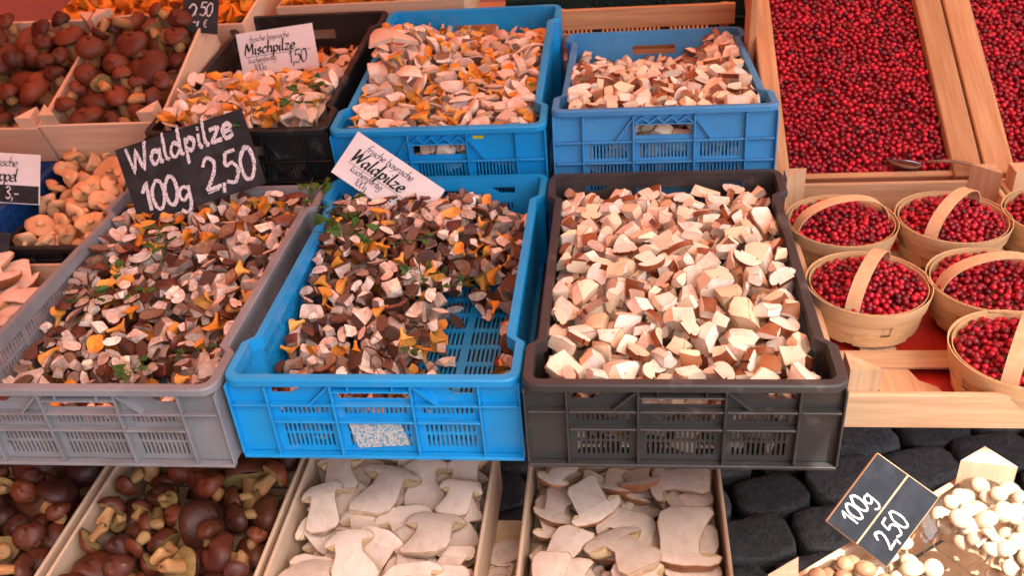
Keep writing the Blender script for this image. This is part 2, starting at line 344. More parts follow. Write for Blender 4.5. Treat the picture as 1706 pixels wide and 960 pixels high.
def crate(name, label, mat_, x, y, zr, h=.14, Wd=.4, L=.6, yaw=0, tilt=0, style='side', group=None):
    """zr: height of the front rim; local origin front-middle of the base; returns thing and matrix"""
    M = Matrix.Translation((x, y, zr)) @ Matrix.Rotation(yaw, 4, 'Z') @ Matrix.Rotation(tilt, 4, 'X') @ Matrix.Translation((0, 0, -h))
    t = thing(name, label, 'crate', M, group); w2 = Wd / 2; fl, fi = .085, .014; k = h / .14
    def outline(o, rr):
        a = w2 - o; b0 = o; b1 = L - o; s = a - fi
        pts = []
        def arc(cx, cy, s0):
            for i in range(5):
                q = s0 + math.pi / 2 * i / 4; pts.append((cx + rr * math.cos(q), cy + rr * math.sin(q)))
        arc(a - rr, b0 + rr, -math.pi / 2); pts.extend([(a, fl), (s, fl + fi), (s, L - fl - fi), (a, L - fl)])
        arc(a - rr, b1 - rr, 0); arc(-a + rr, b1 - rr, math.pi / 2); pts.extend([(-a, L - fl), (-s, L - fl - fi), (-s, fl + fi), (-a, fl)]); arc(-a + rr, b0 + rr, math.pi)
        return pts
    # rim
    ro, ri, rw = outline(0, .022), outline(.013, .012), outline(.010, .014); n = len(ro); m = MB(); zt = h; zb = h - .011
    e = .0025
    ro2 = outline(.002, .02)
    loops = [(ro, zb), (ro, zt - e), (ro2, zt), (ri, zt), (ri, h - .020), (rw, h - .020), (rw, zb)]
    v = [(p[0], p[1], z) for lp, z in loops for p in lp]; f = []
    for q in range(len(loops)):
        q2 = (q + 1) % len(loops)
        f += [(q * n + i, q * n + (i + 1) % n, q2 * n + (i + 1) % n, q2 * n + i) for i in range(n)]
    m.add(v, f); link('rim', m.mesh('rim', mat_, 35), t)
    # front and back walls
    d = .012; c1, c2, c3, c4 = -.36 * Wd, -.135 * Wd, .135 * Wd, .36 * Wd
    def zz(mm): return h - mm * .001 * k
    hol = []
    bays = [(c1, c2, 11), (c2, c3, 14), (c3, c4, 11)]
    for (a, b, ns) in bays:
        p = .010
        if style == 'side': rows = ((67, 50), (99, 82), (124, 103))
        else: rows = ((74, 54), (100, 84), (122, 105))
        for (za, zb_) in rows: hol += slots(a + p, b - p, zz(za), zz(zb_), ns, .52)
    hol.append((c2 + .005, c3 - .005, zz(41), zz(25)))
    tri = []
    if style == 'side':
        hol.append((c1 + .006, c2 - .030, zz(31), zz(13))); hol.append((c3 + .030, c4 - .006, zz(31), zz(13)))
        tri = [(c2 - .030, -1), (c3 + .030, 1)]
    walls = []
    for nm, yy, nn in (('front_wall', d, 1), ('back_wall', L - d - .0025, 1)):
        m = MB(); panel(m, -w2 + .004, w2 - .004, .004, h - .004, hol, .0025, (0, yy, 0), (1, 0, 0), (0, 1, 0))
        for (ux, s) in tri: m.prism([(ux + .0 * s, zz(13)), (ux, zz(31)), (ux + s * .028, zz(31))] if s > 0 else [(ux, zz(13)), (ux - .028, zz(31)), (ux, zz(31))], yy + .0004, yy + .0021, 0, Matrix(((1, 0, 0, 0), (0, 0, 1, 0), (0, 1, 0, 0), (0, 0, 0, 1))))
        walls.append(link(nm, m.mesh(nm, mat_, None), t))
    # ribs on the front and back faces
    def rib(a, b, side):
        y0, y1 = (.0015, d + .0005) if side == 0 else (L - d - .0005, L - .0015)
        link('rib', MB().box((a[0], y0, a[1]), (b[0], y1, b[1]), 0, None, .0008).mesh('rib', mat_, None), walls[side])
    for side in (0, 1):
        for c in (c1, c2, c3, c4): rib((c - .0016, .006), (c + .0016, h - .013), side)
        rib((-w2 + .003, .0), (w2 - .003, .0055), side)
        hz = (46, 75) if style == 'side' else (48, 79)
        segs = [(-w2 + .004, c1), (c1, c2), (c2, c3), (c3, c4), (c4, w2 - .004)]
        for i, (a, b) in enumerate(segs):
            for q, mm in enumerate(hz):
                if style == 'side' and q == 1 and i in (0, 4): continue
                rib((a + .002, zz(mm) - .0016), (b - .002, zz(mm) + .0016), side)
        rib((-w2 + .0015, .006), (-w2 + .0045, h - .012), side); rib((w2 - .0045, .006), (w2 - .0015, h - .012), side)
        rib((c2 + .002, zz(23) - .001), (c3 - .002, zz(23) + .001), side)
        Ts = Matrix(((1, 0, 0, 0), (0, 0, 1, 0), (0, 1, 0, 0), (0, 0, 0, 1)))
        ya, yb = (.003, d) if side == 0 else (L - d, L - .003)
        def diag(u0, z0, u1, z1):
            D = Vector((u1 - u0, z1 - z0)).normalized(); P = Vector((-D.y, D.x)) * .0013
            link('rib', MB().prism([(u0 + P.x, z0 + P.y), (u1 + P.x, z1 + P.y), (u1 - P.x, z1 - P.y), (u0 - P.x, z0 - P.y)], ya, yb, 0, Ts).mesh('rib', mat_, None), walls[side])
        if style == 'side':
            diag(c2 - .002, zz(14), c2 - .033, zz(45)); diag(c3 + .002, zz(14), c3 + .033, zz(45))
            for q in (-.03, .03): rib((q - .001, zz(22)), (q + .001, h - .013), side)
        else:
            diag(c2 - .002, zz(16), c2 - .030, zz(46)); diag(c3 + .002, zz(16), c3 + .030, zz(46))
            nzg = 8; st = (c3 - c2 - .006) / nzg
            for i in range(nzg):
                u_ = c2 + .003 + i * st; a, b = (zz(21.5), zz(13)) if i % 2 == 0 else (zz(13), zz(21.5)); diag(u_, a, u_ + st, b)
    # side walls: middle panel with slots, cheeks at the corners
    for s in (-1, 1):
        m = MB(); xs = s * (w2 - fi - .006); hs = []
        ys = np.linspace(fl + fi + .004, L - fl - fi - .004, 6)
        for i in range(5):
            for (za, zb_) in ((46, 28), (70, 52), (98, 78), (124, 104)): hs += slots(ys[i] + .004, ys[i + 1] - .004, zz(za), zz(zb_), 9, .5)
        panel(m, fl + fi, L - fl - fi, .004, h - .004, hs, .0025, (xs, 0, 0), (0, 1, 0), (s, 0, 0))
        xo = s * (w2 - .006)
        for (y0, y1, yc) in ((.013, fl, fl + fi), (L - .013, L - fl, L - fl - fi)):
            ya, yb = min(y0, y1), max(y0, y1)
            panel(m, ya, yb, .004, h - .004, [((ya + yb) / 2 - .009, (ya + yb) / 2 + .009, zz(44), zz(28))], .0025, (xo, 0, 0), (0, 1, 0), (s, 0, 0))
            a, b = Vector((xo, y1, 0)), Vector((xs, yc, 0)); nn = Vector((s, -s * (b.x - a.x) / (b.y - a.y) if abs(b.y - a.y) > 1e-6 else 0, 0)).normalized()
            panel(m, 0, (b - a).length, .004, h - .004, [], .0025, a, (b - a).normalized(), nn)
        link('side_wall', m.mesh('side_wall', mat_, None), t)
    # floor with slots
    m = MB(); fh_ = []
    us = np.linspace(.03, L - .03, 13); xs_ = np.linspace(-w2 + .036, w2 - .036, 5)
    for i in range(12):
        for j in range(4): fh_ += slots(xs_[j] + .005, xs_[j + 1] - .005, us[i] + .005, us[i + 1] - .005, 10, .5)
    ZV[0] = Vector((0, 1, 0)); panel(m, -w2 + .01, w2 - .01, .012, L - .012, fh_, .003, (0, 0, .003), (1, 0, 0), (0, 0, 1)); ZV[0] = Vector((0, 0, 1))
    link('floor_grid', m.mesh('floor_grid', mat_, None), t)
    return t, M

A_, MA = crate('plastic_crate', 'dark grey plastic crate of diced porcini at the front beside the berry baskets', DGREY, .069, .920, .862)
B_, MBl = crate('plastic_crate', 'bright blue plastic crate with bare floor patch, at front under the white Waldpilze card', BLUE, -.334, .940, .853)
C_, MC = crate('plastic_crate', 'light grey plastic crate of mixed mushrooms with large Waldpilze chalkboard', LGREY, -.737, .922, .850)
D_, MD = crate('plastic_crate', 'deep blue plastic crate of Mischpilze behind the white Waldpilze card', BLUE, -.337, 1.559, .936, h=.20, tilt=R(4.1), style='truss')
E_, ME = crate('plastic_crate', 'pale blue plastic crate of diced porcini behind the dark grey crate', BLUE2, .071, 1.582, .953, h=.18, tilt=R(-4.8), style='truss')
F_, MF = crate('plastic_crate', 'black plastic crate of Mischpilze with white card, beside the deep blue crate', BLACK, -.722, 1.575, .936, h=.20, Wd=.362, tilt=R(4), style='truss')
G_, MG = crate('plastic_crate', 'small black plastic crate of peach hedgehog mushrooms behind the grey crate', BLACK, -1.043, 1.385, .800, h=.078, Wd=.20, L=.40, style='truss')
H_, MH = crate('plastic_crate', 'dull blue plastic crate at the picture edge with the stoppel price card', BLUE3, -1.283, 1.285, .838, h=.115, Wd=.265, L=.40, style='truss')
lab = MB(); lab.add([(-.028, -.0005, .012), (.046, -.0005, .018), (.036, -.0005, .060), (-.036, -.0005, .062)], [(0, 1, 2, 3)])
lab.add([(-.028, .0006, .012), (.046, .0006, .018), (.036, .0006, .060), (-.036, .0006, .062)], [(3, 2, 1, 0)])
o = link('sticker', lab.mesh('sticker', STICK, None), B_); o['label'] = 'worn speckled paper sticker'; o.location = (-.005, .0095, .002)
o = boxpart('tag', (.085, .0, .165), (.105, .0008, .171), YEL, D_, 0, 'small yellow tag'); o.location = (-.02, .0105, .008)

# ------------------------------------------------------------------ wooden boxes
def wood_box(name, label, M, Wd, L, h, mats=(PWX, PWY, PWZ), th=.006, posts=(1, 1, 1, 1), ph=.03, base=4, cat='box', group=None, pw=.026):
    t = thing(name, label, cat, M, group); w2 = Wd / 2; X_, Y_, Z_ = mats
    boxpart('front_board', (-w2, 0, .004), (w2, th, h), X_, t); boxpart('back_board', (-w2, L - th, .004), (w2, L, h), X_, t)
    for s in (-1, 1):
        a, b = sorted((s * w2, s * (w2 - th))); boxpart('side_board', (a, th + .0006, .006), (b, L - th - .0006, h - .002), Y_, t)
    for i in range(base):
        y0 = th + (L - 2 * th) * i / base; y1 = th + (L - 2 * th) * (i + 1) / base
        boxpart('base_slat', (-w2 + .003, y0 + .003, -.001), (w2 - .003, y1 - .003, .0035), X_, t, .0008)
    i = 0
    for sy in (0, 1):
        for sx in (-1, 1):
            if posts[i]:
                x0 = sx * (w2 - th - .0008); y0 = th + .0008 if sy == 0 else L - th - .0008; dy = 1 if sy == 0 else -1
                poly = [(x0, y0), (x0 - sx * pw, y0), (x0, y0 + dy * pw)]
                if (sx > 0) == (dy > 0): poly = poly[::-1]
                link('corner_post', MB().prism(poly, .005, h + ph).mesh('corner_post', Z_, None), t)
            i += 1
    return t
BX = [(-1.075, .345), (-.722, .335), (-.383, .325), (-.006, .315)]
LBL = ['thin wooden box of dark boletes in the lower corner under the grey crate', 'thin wooden box of shiny brown bay boletes below the light grey crate',
       'thin wooden box of halved white porcini below the bright blue crate', 'thin wooden box of halved porcini with brown caps below the dark grey crate']
for i, (bx, bw) in enumerate(BX):
    wood_box('wooden_box', LBL[i], TM(bx, .74, .385), bw, .475, .115, posts=(1, 1, 1, 0) if i == 2 else (1, 1, 0, 0), ph=.035)
R1 = (PWX, PWY, PWZ)
tl = R(19.4)
M1 = TM(-1.020, 1.640, .932, 0, tl) @ Matrix.Translation((0, 0, -.095)); M0 = TM(-1.280, 1.650, .925, R(-2), tl) @ Matrix.Translation((0, 0, -.095))
wood_box('wooden_box', 'slanted wooden box of large brown boletes beside the black crate', M1, .250, .355, .095, R1, posts=(1, 1, 1, 1), ph=.022, pw=.034)
wood_box('wooden_box', 'slanted wooden box of round boletes in the upper corner of the display', M0, .250, .355, .095, R1, posts=(1, 1, 1, 1), ph=.022, pw=.034)
tl2 = R(10)
MK1 = TM(-1.12, 2.09, .985, 0, tl2) @ Matrix.Translation((0, 0, -.10)); MK2 = TM(-.60, 2.215, .985, 0, R(4)) @ Matrix.Translation((0, 0, -.10))
wood_box('wooden_box', 'wooden box of orange chanterelles above the bolete boxes', MK1, .50, .34, .10, posts=(0, 0, 0, 0))
wood_box('wooden_box', 'wooden box of orange chanterelles behind the two Mischpilze crates', MK2, .46, .34, .10, posts=(0, 0, 0, 0))
# box with porcini left of the grey crate
MI = TM(-1.085, 1.02, TZ + .002); wood_box('wooden_box', 'wooden box of pale porcini chunks wedged beside the light grey crate', MI, .27, .345, .06, ph=.0)
# basket tray
MT = TM(.472, .996, TZ + .006); wood_box('basket_tray', 'pale wooden tray holding the five cranberry baskets', MT, .385, .615, .060, (WX, WY, WZ), .009, ph=.035, base=0, pw=.040, cat='tray')
tray = [o for o in COL.objects if o.name.startswith('basket_tray')][0]
def slat(poly, z0, z1, m=WY): link('base_slat', MB().prism(poly, z0, z1).mesh('base_slat', m, None), tray)
slat([(-.115, .010), (-.018, .010), (-.040, .085), (-.062, .10), (-.075, .14), (-.08, .59), (-.155, .59)], .001, .006)
slat([(.035, .14), (.098, .10), (.085, .59), (-.01, .59)], .001, .006)
slat([(.125, .01), (.18, .01), (.18, .59), (.11, .59)], .001, .006)
slat([(-.180, .125), (.18, .125), (.18, .165), (-.180, .165)], .0065, .010, WX)
slat([(-.180, .40), (.18, .40), (.18, .45), (-.180, .45)], .0065, .010, WX)
MT2 = TM(.868, 1.03, TZ + .003); wood_box('basket_tray', 'second wooden basket tray cut off by the picture edge', MT2, .385, .600, .055, (WX, WY, WZ), .009, ph=.035, pw=.040, cat='tray')
# near right box with punnets, turned corner towards the stall
NC = at(1628, 775, .66); NYAW = R(36)
MN = Matrix.Translation((NC[0], NC[1], .66 - .11)) @ Matrix.Rotation(NYAW, 4, 'Z') @ Matrix.Translation((-.20, -.50, 0))
wood_box('wooden_box', 'sunlit wooden box of beech mushroom punnets with slate price board', MN, .40, .50, .11, (PWX, PWY, PWZ), .008, ph=.045, pw=.048)
t = thing('box_stand', 'wooden stand under the sunlit punnet box', 'stand', MN)
boxpart('board', (-.17, .02, -.03), (.17, .46, -.004), WX, t)
for x in (-.14, .14):
    for y in (.06, .40): boxpart('leg', (x - .02, y - .02, -.55), (x + .02, y + .02, -.03), WZ, t)

# cranberry trays
ta = R(26.7)
def berry_tray(label, x0, x1, left=.036, right=.050):
    M = TM(0, 1.669, .781, 0, ta); t = thing('cranberry_tray', label, 'tray', M); L = .60
    boxpart('side_rail', (x0 - left, -.016, -.020), (x0, L, .004), OWY, t, .002); boxpart('side_rail', (x1, -.022, -.020), (x1 + right, L, .005), OWY, t, .002)
    boxpart('side_board', (x0 - left + .004, .0, -.11), (x0 - left + .018, L, -.0205), OWY, t); boxpart('side_board', (x1 + right - .022, .0, -.11), (x1 + right - .008, L, -.0205), OWY, t)
    boxpart('front_board', (x0 - left + .02, -.014, -.085), (x1 + right - .024, -.001, -.004), OWX, t); boxpart('back_board', (x0 - left + .02, L - .012, -.085), (x1 + right - .024, L, -.004), OWX, t)
    for k in range(4): boxpart('base_slat', (x0 - left + .02, .01 + k * .145, -.095), (x1 + right - .024, .14 + k * .145, -.088), OWX, t)
    return M
MTr1 = berry_tray('sloping wooden tray of loose cranberries with a spoon, beside the pale blue crate', .312, .608)
MTr2 = berry_tray('sloping wooden tray of loose cranberries at the picture edge', .716, 1.01, .052)
t = thing('tray_rack', 'wooden rack propping up the sloping cranberry trays', 'rack', TM(0, 0, 0))
for x in (.34, .64, .98): boxpart('post', (x - .015, 2.11, TZ), (x + .015, 2.14, .88), OWZ, t)
boxpart('post', (.262, 1.98, .55), (.276, 2.06, 1.03), OWZ, t)
# boards and crates behind the pale blue crate
t = thing('back_rail', 'wooden rail running behind the pale blue crate', 'rail', TM(0, 0, 0))
boxpart('plank', (-.16, 2.25, .886), (.262, 2.262, .935), OWX, t); boxpart('plank', (-.16, 2.24, .836), (.262, 2.25, .880), OWX, t)
for x in (-.15, .24): boxpart('post', (x - .01, 2.265, TZ), (x + .01, 2.285, .93), OWZ, t)
Z_, MZ = crate('plastic_crate', 'dark green plastic crate behind the wooden rail at the top', GREEN, .02, 2.33, .945, h=.20, Wd=.62, L=.4, style='truss')

# ------------------------------------------------------------------ piece library
LIB = {}
class Var:
    def __init__(s, me, adj=''):
        s.me = me; s.adj = adj
        n = len(me.vertices); v = np.empty(n * 3, 'f'); me.vertices.foreach_get('co', v); s.v = v.reshape(-1, 3).astype(float)
        me.calc_loop_triangles(); tr = np.empty(len(me.loop_triangles) * 3, 'i'); me.loop_triangles.foreach_get('vertices', tr); tr = tr.reshape(-1, 3)
        a, b, c = s.v[tr[:, 0]], s.v[tr[:, 1]], s.v[tr[:, 2]]
        ar = np.linalg.norm(np.cross(b - a, c - a), axis=1) + 1e-12; k = 360
        rg = np.random.default_rng(5); i = rg.choice(len(tr), k, p=ar / ar.sum()); u = rg.random((k, 2)); fl = u.sum(1) > 1; u[fl] = 1 - u[fl]
        s.pts = np.concatenate([s.v, a[i] + u[:, :1] * (b[i] - a[i]) + u[:, 1:] * (c[i] - a[i])])
        s.faces = [tuple(p.vertices) for p in me.polygons]; s.fm = [p.material_index for p in me.polygons]; s.ntri = len(tr)

def finish(bm, name, mats, jitter=0, seed=0, bev=.0, scale=1.0, centre=True):
    r = random.Random(seed)
    if bev:
        ed = [e for e in bm.edges if len(e.link_faces) == 2 and e.calc_face_angle(0) > R(32)]
        try: bmesh.ops.bevel(bm, geom=ed, offset=bev, segments=2, affect='EDGES', profile=.5, clamp_overlap=True)
        except Exception: pass
    if centre and bm.verts:
        c = sum((v.co for v in bm.verts), Vector()) / len(bm.verts)
        for v in bm.verts: v.co -= c
    for v in bm.verts: v.co = (v.co + Vector((r.uniform(-1, 1), r.uniform(-1, 1), r.uniform(-1, 1))) * jitter) * scale
    bmesh.ops.recalc_face_normals(bm, faces=bm.faces)
    me = bpy.data.meshes.new(name)
    for x in mats: me.materials.append(x)
    for f in bm.faces: f.smooth = True
    bm.to_mesh(me); bm.free(); me.set_sharp_from_angle(angle=R(45)); return me

def cut(bm, co, no, mi):
    r = bmesh.ops.bisect_plane(bm, geom=bm.verts[:] + bm.edges[:] + bm.faces[:], dist=1e-5, plane_co=co, plane_no=no, clear_outer=True)
    ed = [e for e in r['geom_cut'] if isinstance(e, bmesh.types.BMEdge)]
    if ed:
        fs = bmesh.ops.edgeloop_fill(bm, edges=ed)['faces'] if False else bmesh.ops.contextual_create(bm, geom=ed)['faces']
        for f in fs: f.material_index = mi

def chunk(seed, skin, mats, size, flat=1.0, name='chunk'):
    """piece cut from a big domed cap: curved skin face(s) mat 0, cut faces mat 1"""
    r = random.Random(seed); bm = bmesh.new(); bmesh.ops.create_icosphere(bm, subdivisions=3 if skin else 2, radius=1.0)
    if skin:
        for v in bm.verts: v.co = Vector((v.co.x * 1.6, v.co.y * 1.6, v.co.z * (1.25 if v.co.z > 0 else .5)))
        w = [r.uniform(.38, .60), r.uniform(.38, .62)]; dpt = r.uniform(.42, .72); c = Vector((r.uniform(-.35, .35), r.uniform(-.35, .35), 0))
        ax = r.uniform(0, 3.1)
        for k in range(4):
            a = ax + k * math.pi / 2 + r.uniform(-.28, .28); nn = Vector((math.cos(a), math.sin(a), r.uniform(-.25, .25))).normalized()
            cut(bm, c + nn * w[k % 2], nn, 1)
        cut(bm, Vector((0, 0, 1.22 - dpt)), Vector((r.uniform(-.3, .3), r.uniform(-.3, .3), -1)).normalized(), 1)
        if r.random() < .35: nn = Vector((r.uniform(-1, 1), r.uniform(-1, 1), .9)).normalized(); cut(bm, c + Vector((0, 0, 1.22 - dpt / 2)) + nn * .30, nn, 1)
    else:
        w = [r.uniform(.42, .62), r.uniform(.36, .55), r.uniform(.32, .50)]; 
        for f in bm.faces: f.material_index = 0
        B = Matrix.Rotation(r.uniform(0, 6), 3, 'Z')
        for k in range(6):
            nn = Vector((0, 0, 0)); nn[k % 3] = 1 if k < 3 else -1
            nn = (nn + Vector((r.uniform(-.38, .38), r.uniform(-.38, .38), r.uniform(-.38, .38)))).normalized()
            cut(bm, nn * (w[k % 3] * r.uniform(.85, 1.12)), nn, 1)
        for _ in range(r.choice((0, 1, 1, 2))): nn = Vector((r.uniform(-1, 1), r.uniform(-1, 1), r.uniform(-1, 1))).normalized(); cut(bm, nn * r.uniform(.34, .52), nn, 1)
    for v in bm.verts: v.co.z *= flat
    bmesh.ops.triangulate(bm, faces=[f for f in bm.faces if len(f.verts) > 4])
    sub = [e for e in bm.edges if e.calc_length() > .42]
    bmesh.ops.subdivide_edges(bm, edges=sub, cuts=1)
    ph = [r.uniform(0, 6) for _ in range(6)]
    for v in bm.verts:
        c = v.co; v.co = c + Vector((math.sin(3.1 * c.y + ph[0]) + .5 * math.sin(6 * c.z + ph[1]), math.sin(3.4 * c.z + ph[2]) + .5 * math.sin(6 * c.x + ph[3]), math.sin(3.2 * c.x + ph[4]) + .5 * math.sin(6 * c.y + ph[5]))) * .05
    return finish(bm, name, mats, .012, seed, .055, size)

def half_profile(p):
    rb, rt, ls, rc, tc = p
    stem = [(0, 0), (rb * .72, .02 * ls), (rb, .16 * ls), (rb * .93, .4 * ls), (rt * 1.02, .75 * ls), (rt, ls)]
    under = [(rt, ls), (.72 * rc, ls - .10 * rc), (rc * .97, ls + .02 * tc)]
    top = [(rc, ls + .18 * tc), (rc * .90, ls + .52 * tc), (rc * .64, ls + .84 * tc), (rc * .3, ls + .97 * tc), (0, ls + tc)]
    return stem, under, top
def slice_mesh(seed, mats, size, th=.16):
    """thin mushroom slice: outline of a halved mushroom with thickness, slightly curled; mat 0 rim skin, 1 cut faces"""
    r = random.Random(seed); st, un, tp = half_profile((r.uniform(.36, .52), r.uniform(.34, .46), r.uniform(.3, .8), r.uniform(.55, .75), r.uniform(.4, .6)))
    half = st[1:] + un[1:] + tp[:-1]; poly = [(x, z) for x, z in half] + [(0, tp[-1][1])] + [(-x, z) for x, z in half[::-1]]
    c0, c1 = (.0, 1.0)
    if r.random() < .6: poly = [(min(x, r.uniform(.05, .3)), z) for x, z in poly] if r.random() < .5 else [(x, max(z, st[-1][1] * .7)) for x, z in poly]
    pp = [poly[0]]
    for q in poly[1:]:
        if (q[0] - pp[-1][0]) ** 2 + (q[1] - pp[-1][1]) ** 2 > 4e-4: pp.append(q)
    k = r.uniform(-.35, .35); m = MB(); n = len(pp)
    def cv(x, y, z): return (x, y + k * x * x + k * .5 * (z - .6) ** 2, z - .6)
    m.add([cv(x, -th / 2, z) for x, z in pp] + [cv(x, th / 2, z) for x, z in pp], [tuple(range(n)), tuple(range(2 * n - 1, n - 1, -1))], 1)
    m.add([cv(x, -th / 2, z) for x, z in pp] + [cv(x, th / 2, z) for x, z in pp], [(i, n + i, n + (i + 1) % n, (i + 1) % n) for i in range(n)], 0)
    m.v = [tuple(c * size for c in v) for v in m.v]; return m.mesh('slice', mats, 40, True)
def chant_mesh(seed, mats, size, long=1.0):
    r = random.Random(seed); a, b, ph = r.uniform(.15, .4), r.uniform(.03, .10), r.uniform(0, 6); bx, by = r.uniform(-.5, .5), r.uniform(-.5, .5)
    pr = [(0, 0), (.17, .02), (.16, .35 * long), (.24, .7 * long), (.45, 1.0 * long), (.74, 1.18 * long), (.76, 1.24 * long), (.5, 1.14 * long), (.15, .98 * long), (0, .95 * long)]
    def wob(t, j):
        w = max(0, (pr[j][1] / long - .6) / .6); return (1 + w * (a * math.sin(2 * t + ph) + b * math.sin(5 * t + 2 * ph)), w * (b * math.sin(3 * t + ph) + .2 * math.sin(t)))
    m = MB().lathe(pr, 11, 0, None, wob=wob)
    m.v = [((x + bx * (z / long - .4) ** 2) * size, (y + by * (z / long - .4) ** 2) * size, (z - .6) * size) for x, y, z in m.v]; return m.mesh('chanterelle', mats, 60, True)
def lump_mesh(seed, mats, size):
    """lobed hedgehog / oyster lump with a stub of stem"""
    r = random.Random(seed); ph = [r.uniform(0, 6) for _ in range(4)]; am = [r.uniform(.06, .2), r.uniform(.05, .14), r.uniform(.02, .08)]
    pr = [(0, -.55), (.2, -.52), (.26, -.25), (.36, -.12), (.78, -.10), (1.0, .04), (1.02, .16), (.86, .34), (.5, .44), (.18, .40), (0, .36)]
    def wob(t, j):
        w = min(1, j / 5); return (1 + w * (am[0] * math.sin(2 * t + ph[0]) + am[1] * math.sin(3 * t + ph[1]) + am[2] * math.sin(5 * t + ph[2])), w * .18 * math.sin(2 * t + ph[3]) + w * .07 * math.sin(3 * t + ph[1]))
    m = MB().lathe(pr, 14, 0, None, wob=wob); k = r.uniform(.65, .95)
    m.v = [(x * size, y * size * k, z * size) for x, y, z in m.v]; return m.mesh('lump', mats, 60, True)
def shell_mesh(seed, mats, size):
    """broken cap shell: sector of a shallow dome with gills below"""
    r = random.Random(seed); span = r.uniform(2.2, 4.6); ph = r.uniform(0, 6)
    pr = [(.06, .18), (.5, .10), (.92, -.06), (1.0, -.03), (.95, .07), (.55, .27), (.06, .36)]
    def wob(t, j): return (1 + .10 * math.sin(3 * t + ph) * (j in (2, 3, 4)), .10 * math.sin(2 * t + ph) * (j in (2, 3, 4)))
    m = MB().lathe(pr, 9, 0, None, 0, span, wob); n = len(pr)
    m.add([m.v[i] for i in range(n)], [tuple(range(n))[::-1]], 0); m.add([m.v[9 * n + i] for i in range(n)], [tuple(range(n))], 0)
    m.add([m.v[i * n] for i in range(10)] + [m.v[i * n + n - 1] for i in range(10)], [(i, i + 1, 11 + i, 10 + i) for i in range(9)], 0)
    q = len(m.f); m.m = [1 if (k < 9 * (n - 1) and (k % (n - 1)) < 2) else 0 for k in range(q)]
    m.v = [((x - .3) * size, y * size, (z - .1) * size * 1.2) for x, y, z in m.v]; return m.mesh('shell', mats, 45, True)

def reg(kind, meshes, adj): LIB.setdefault(kind, []); LIB[kind] += [Var(m, adj) for m in meshes]
for s in range(14): reg('porcini_cube', [chunk(100 + s, 0, [PITH, FLESH], .0232 * (1 + .22 * (s % 3)))], 'cream')
for s in range(5): reg('porcini_cube', [chunk(140 + s, 0, [PITH, FLESH], .028, .5)], 'flat cream')
for s in range(9): reg('porcini_cap_chunk', [chunk(200 + s, 1, [SKIN, FLESH], .027)], 'brown-skinned')
for s in range(5): reg('porcini_cap_chunk', [slice_mesh(230 + s, [SKIN, FLESH], .028, .28)], 'sliced')
for s in range(10): reg('diced_mushroom', [chunk(300 + s, 0, [GILL, DICE], .0185 * (1 + .24 * (s % 3)))], 'pinkish')
for s in range(8): reg('bolete_cap_chunk', [chunk(400 + s, 1, [DSKIN, DICE], .021)], 'dark-skinned')
for s in range(6): reg('bolete_cap_chunk', [shell_mesh(430 + s, [DSKIN, GILL], .022)], 'dark-skinned')
for s in range(8): reg('mushroom_slice', [slice_mesh(500 + s, [DSKIN, DICE], .023)], 'thin')
for s in range(8): reg('chanterelle', [chant_mesh(600 + s, [CHANT], .0175, random.uniform(.8, 1.2))], 'orange')
for s in range(8): reg('golden_chanterelle', [chant_mesh(650 + s, [CHANTD], .026, random.uniform(.9, 1.5))], 'deep orange')
for s in range(10): reg('hedgehog_mushroom', [lump_mesh(700 + s, [HEDGE], .025 * random.uniform(.8, 1.2))], 'peach')
for s in range(9): reg('pale_mushroom_piece', [shell_mesh(800 + s, [OYST, OYST if s % 3 else GILL], .029 * random.uniform(.8, 1.25))], 'beige')
for s in range(6): reg('pale_mushroom_piece', [chunk(850 + s, 0, [OYST, OYST], .030, .7)], 'beige')
for s in range(5): reg('pale_mushroom_piece', [lump_mesh(880 + s, [OYST], .024)], 'beige')
for s in range(5): reg('pale_mushroom_piece', [chant_mesh(890 + s, [OYST], .028, 1.5)], 'beige')
for s in range(6): reg('pale_slice', [slice_mesh(900 + s, [PITH, OYST], .032)], 'pale')

# ------------------------------------------------------------------ heaps: pieces dropped one by one on a height map
def place(M, Wm, x0, x1, y0, y1):
    p = Matrix(M).inverted() @ Vector(Wm[:3, 3]); fx, fy = (p.x - x0) / (x1 - x0), (p.y - y0) / (y1 - y0)
    a = 'front' if fy < .34 else 'middle' if fy < .67 else 'back'; b = 'left' if fx < .34 else 'centre' if fx < .67 else 'right'
    return f'{a} {b}' if (a, b) != ('middle', 'centre') else 'very middle'
WHEREIN = {}
PLACED = []     # (kind, var, world matrix, heap, score)
def rand_rot(mode, r):
    if mode == 'any':
        q = r.normal(size=4); q /= np.linalg.norm(q); w, x, y, z = q
        return np.array([[1 - 2 * (y * y + z * z), 2 * (x * y - z * w), 2 * (x * z + y * w)], [2 * (x * y + z * w), 1 - 2 * (x * x + z * z), 2 * (y * z - x * w)], [2 * (x * z - y * w), 2 * (y * z + x * w), 1 - 2 * (x * x + y * y)]])
    yaw, ti, ta_ = mode(r)
    return np.array(Matrix.Rotation(yaw, 3, 'Z') @ Matrix.Rotation(ta_, 3, 'Z') @ Matrix.Rotation(ti, 3, 'X') @ Matrix.Rotation(-ta_, 3, 'Z'))
